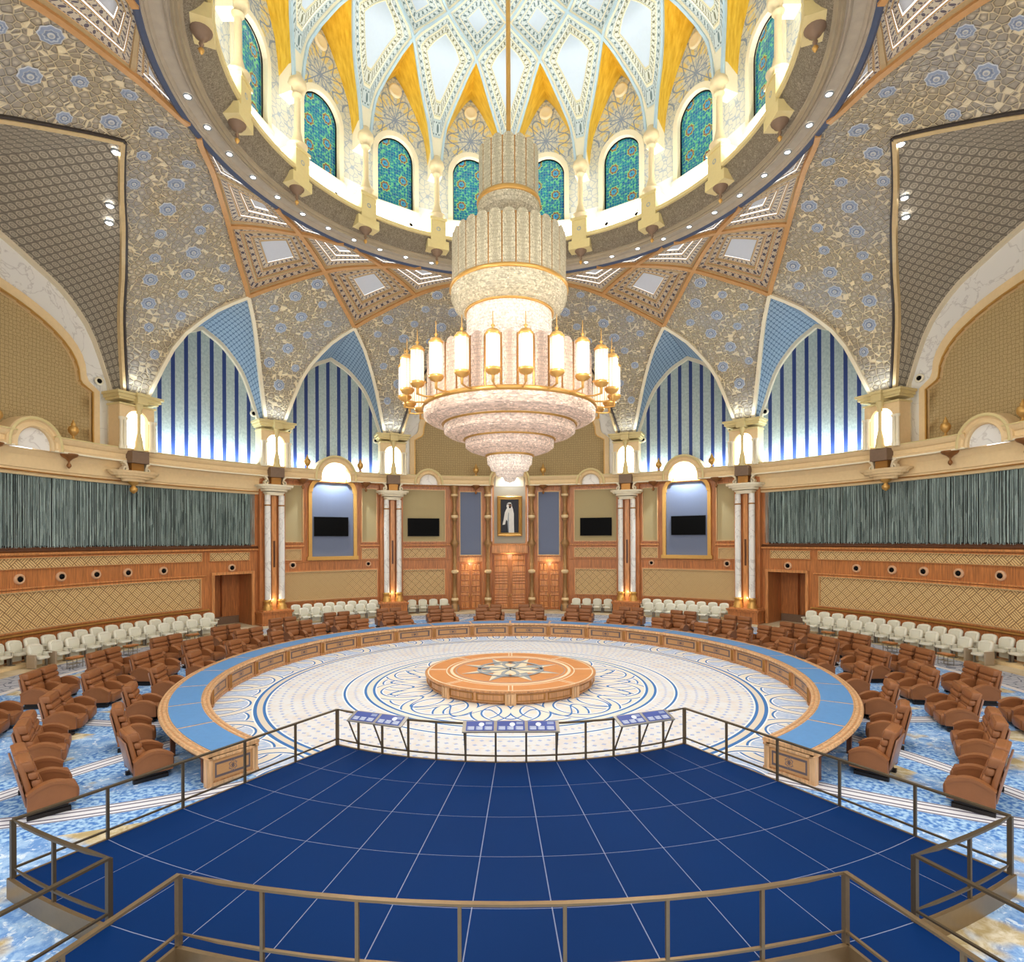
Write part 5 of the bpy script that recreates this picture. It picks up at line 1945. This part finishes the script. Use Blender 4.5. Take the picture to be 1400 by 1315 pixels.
lectern(-AN[8], AN[8] if False else -AN[5], 3, 'group of three blue information panels at the middle of the far railing')
lectern(AN[1], AN[3], 2, 'pair of tilted blue information panels near the left corner of the far railing')
lectern(AN[10], AN[12], 2, 'pair of tilted blue information panels near the right corner of the far railing')

# ------------------------------------------------------------------ tan leather recliners
seat_me = {}
mb = MB().rbox((0, -.06, .37), (.70, .80, .22), .09).rbox((0, -.40, .30), (.70, .24, .34), .10)
seat_me['seat'] = meshof('seat', mb, M_leather)
seat_me['shell'] = meshof('backrest', MB().rbox((0, .42, .78), (.80, .12, .92), .05, .22), M_leather)
seat_me['head'] = meshof('headrest', MB().rbox((0, .39, 1.14), (.80, .24, .25), .065, .22), M_leather)
seat_me['roll1'] = meshof('back_cushion', MB().rbox((0, .31, .92), (.78, .19, .19), .07, .22), M_leather)
seat_me['roll2'] = meshof('back_cushion', MB().rbox((0, .23, .66), (.72, .22, .36), .10, .22), M_leather)
arm = MB()
N = 12
top = [(-.42 + .84 * i / N, .45 + .27 * max(0.0, sin(pi * (.08 + .84 * i / N))) ** .8) for i in range(N + 1)]
arm.prismx([(-.42, .20)] + top + [(.42, .20)], -.08, .08)
pts = [(0, y, z) for y, z in top]
arm.rsweep(pts, None, .20, .07, smooth=False, up=(0, 0, 1))
seat_me['arm'] = meshof('armrest', arm, M_leather)
seat_me['back'] = meshof('back_board', MB().rbox((0, .50, .66), (.76, .05, .80), .02, .22), plain('leather_back_board', (150, 112, 92), .35, 0, .05))
for wd, nm in ((.9, 'b1'), (1.9, 'b2')):
    b = MB().box(-wd / 2 + .05, -.30, .09, wd / 2 - .05, .36, .24)
    b.box(-wd / 2 + .0, -.34, 0, -wd / 2 + .12, .42, .09).box(wd / 2 - .12, -.34, 0, wd / 2, .42, .09)
    b.tube([(0, -.2, 0), (0, -.2, .1)], .16, 12)
    seat_me[nm] = meshof('glider_base', b, M_dark)


def recliner(n):
    t = empty('recliner')
    xs = [0] if n == 1 else [-.47, .47]
    ob('glider_base', seat_me['b1' if n == 1 else 'b2'], None, t)
    for x in xs:
        ob('seat', seat_me['seat'], None, t, (x, 0, 0))
        b = ob('backrest', seat_me['shell'], None, t, (x, 0, 0))
        for k in ('head', 'roll1', 'roll2', 'back'):
            ob({'head': 'headrest', 'roll1': 'back_cushion', 'roll2': 'back_cushion', 'back': 'back_board'}[k], seat_me[k], None, b)
    for x in ([-.47, .47] if n == 1 else [-.94, 0, .94]):
        ob('armrest', seat_me['arm'], None, t, (x, 0, 0))
    return t


protos = {1: recliner(1), 2: recliner(2)}
used = {1: False, 2: False}


def place(n, f, R_, label, group):
    loc, rz = P(f, R_, 0), -radians(f)
    if not used[n]:
        used[n] = True
        t = protos[n]; t.location = loc; t.rotation_euler = (0, 0, rz)
    else:
        t = dup(protos[n], loc, rz)
    tag(t, label, 'recliner', group)


for sg, side in ((-1, 'left'), (1, 'right')):
    for k in range(12):
        f = sg * (5.6 + 11.8 * k)
        place(1, f, 13.27, 'single tan leather recliner at the %s half of the round desk, %s from its middle' % (side, ORD[k]), 'single recliners at the desk')
        place(2, f, 15.32, 'tan leather double recliner in the %s middle row, %s from the centre' % (side, ORD[k]), 'double recliners of the middle row')
        if k < 10:
            place(2, f - sg * .8, 17.42, 'tan leather double recliner in the %s outer row, %s from the centre' % (side, ORD[k]), 'double recliners of the outer row')

# ------------------------------------------------------------------ ivory auditorium seats
w_back = MB()
NB = 10
out = [(-.31, .50), (-.355, .78), (-.35, .97), (-.30, 1.06), (-.15, 1.105), (0, 1.115), (.15, 1.105), (.30, 1.06), (.35, .97), (.355, .78), (.31, .50)]


def lean(y, z): return y + .16 * (z - .5)


rows = [[(x * s, lean(y + .10 * (1 - (x / .36) ** 2), z_), .85 + (z_ - .85) * s) for x, z_ in out] for s, y in ((.0, .12), (.55, .12), (.93, .10), (1, .16), (1, .22), (.95, .28), (0, .30))]
w_back.grid(rows, True, close=True)
wb = meshof('backrest', w_back, M_white)
wp = meshof('back_pad', MB().rbox((0, .17, .82), (.5, .06, .42), .028, .16), plain('ivory_pad', (216, 212, 192), .6, 0, .03))
ws = meshof('seat', MB().rbox((0, -.08, .46), (.54, .52, .13), .06), M_white)
wa = meshof('armrest', MB().rbox((0, -.06, .66), (.08, .48, .06), .028).box(-.025, -.1, .4, .025, .18, .64), M_white)
wl_ = meshof('leg', MB().box(-.03, -.04, 0, .03, .06, .44).box(-.05, -.2, 0, .05, .2, .03), M_steel)
wu = meshof('under_panel', MB().box(-.30, .16, .1, .30, .2, .52), M_white)
we = meshof('end_panel', MB().rbox((0, -.02, .33), (.10, .5, .64), .03), M_taupe)
wproto = [None]


def wseat(f, R_, z, label, group, end=0):
    loc, rz = P(f, R_, z), -radians(f)
    if wproto[0] is None:
        t = empty('auditorium_seat', loc, rz)
        ob('backrest', wb, None, t); ob('back_pad', wp, None, t); ob('seat', ws, None, t); ob('under_panel', wu, None, t)
        for s in (-1, 1):
            ob('armrest', wa, None, t, (s * .365, 0, 0)); ob('leg', wl_, None, t, (s * .365, 0, 0))
        wproto[0] = t
    else:
        t = dup(wproto[0], loc, rz)
        t.location = loc
    if end:
        ENDS.append((t, end))
    tag(t, label, 'seat', group)


ENDS = []
RZ = .14
for sg, side in ((-1, 'left'), (1, 'right')):
    for k in range(17):
        wseat(sg * (55.9 + 2.03 * k), 23.85, RZ, 'ivory auditorium seat in the %s side wall back row, %s from the doorway' % (side, ORD[k]), 'back row seats of the side walls')
    for k in range(12):
        wseat(sg * (58.0 + 2.16 * k + (.45 if k == 11 else 0)), 22.75, 0, 'ivory auditorium seat in the %s side wall front row, %s from the doorway' % (side, ORD[k]), 'front row seats of the side walls', (sg if k >= 10 else 0))
    for k in range(8):
        wseat(sg * (27.05 + 2.045 * k), 23.85, RZ, 'ivory auditorium seat under the %s niche screen, back row, %s from the inner column' % (side, ORD[k]), 'back row seats under the niche screens')
    for k in range(7):
        wseat(sg * (28.2 + 2.13 * k), 22.7, 0, 'ivory auditorium seat under the %s niche screen, front row, %s from the inner column' % (side, ORD[k]), 'front row seats under the niche screens')
    for k in range(4):
        wseat(sg * (13.3 + 2.1 * k), 23.85, 0, 'ivory auditorium seat under the beige panel %s of the doors, %s from the doors' % (side, ORD[k]), 'seats beside the doors')
for t, e in ENDS:
    ob('end_panel', we, None, t, (e * .40, 0, 0))
for sg, side in ((-1, 'left'), (1, 'right')):
    NT += 1
    t = empty('trim_%d' % NT, kind='structure')
    for a, b in ((54.2, 92), (26, 43.2)):
        ob('seat_riser', MB().arc(min(sg * a, sg * b), max(sg * a, sg * b), 0, RZ, 23.45, 24.7), M_cream, t)

# ------------------------------------------------------------------ small side tables by the ivory seats
tt = meshof('table_top', MB().rbox((0, 0, .52), (.62, .42, .05), .02), M_wood)
tr = meshof('table_rim', MB().box(-.29, -.19, .44, .29, .19, .495), M_goldd)
tl = meshof('leg', MB().tube([(0, 0, 0), (0, 0, .45)], .018), M_steel)
ts = meshof('table_shelf', MB().box(-.27, -.17, .2, .27, .17, .22), M_steel)
first = None
for f, nm in ((-82.0, 'before the left seat rows, nearest to the left edge'), (-73.6, 'before the middle of the left seat rows'), (-63.5, 'before the far end of the left seat rows'), (-36, 'before the seats under the left niche screen'), (36, 'before the seats under the right niche screen'), (63.5, 'before the far end of the right seat rows'), (73.6, 'before the middle of the right seat rows'), (82.0, 'before the right seat rows, nearest to the right edge')):
    loc = P(f, 20.9, 0)
    kw = dict(label='small side table with wooden top, ' + nm, cat='side table', group='side tables by the ivory seats')
    if first is None:
        t = empty('side_table', loc, -radians(f), **kw)
        ob('table_top', tt, None, t); ob('table_rim', tr, None, t); ob('table_shelf', ts, None, t)
        for x in (-.26, .26):
            for y in (-.16, .16):
                ob('leg', tl, None, t, (x, y, 0))
        first = t
    else:
        dup(first, loc, -radians(f), **kw)
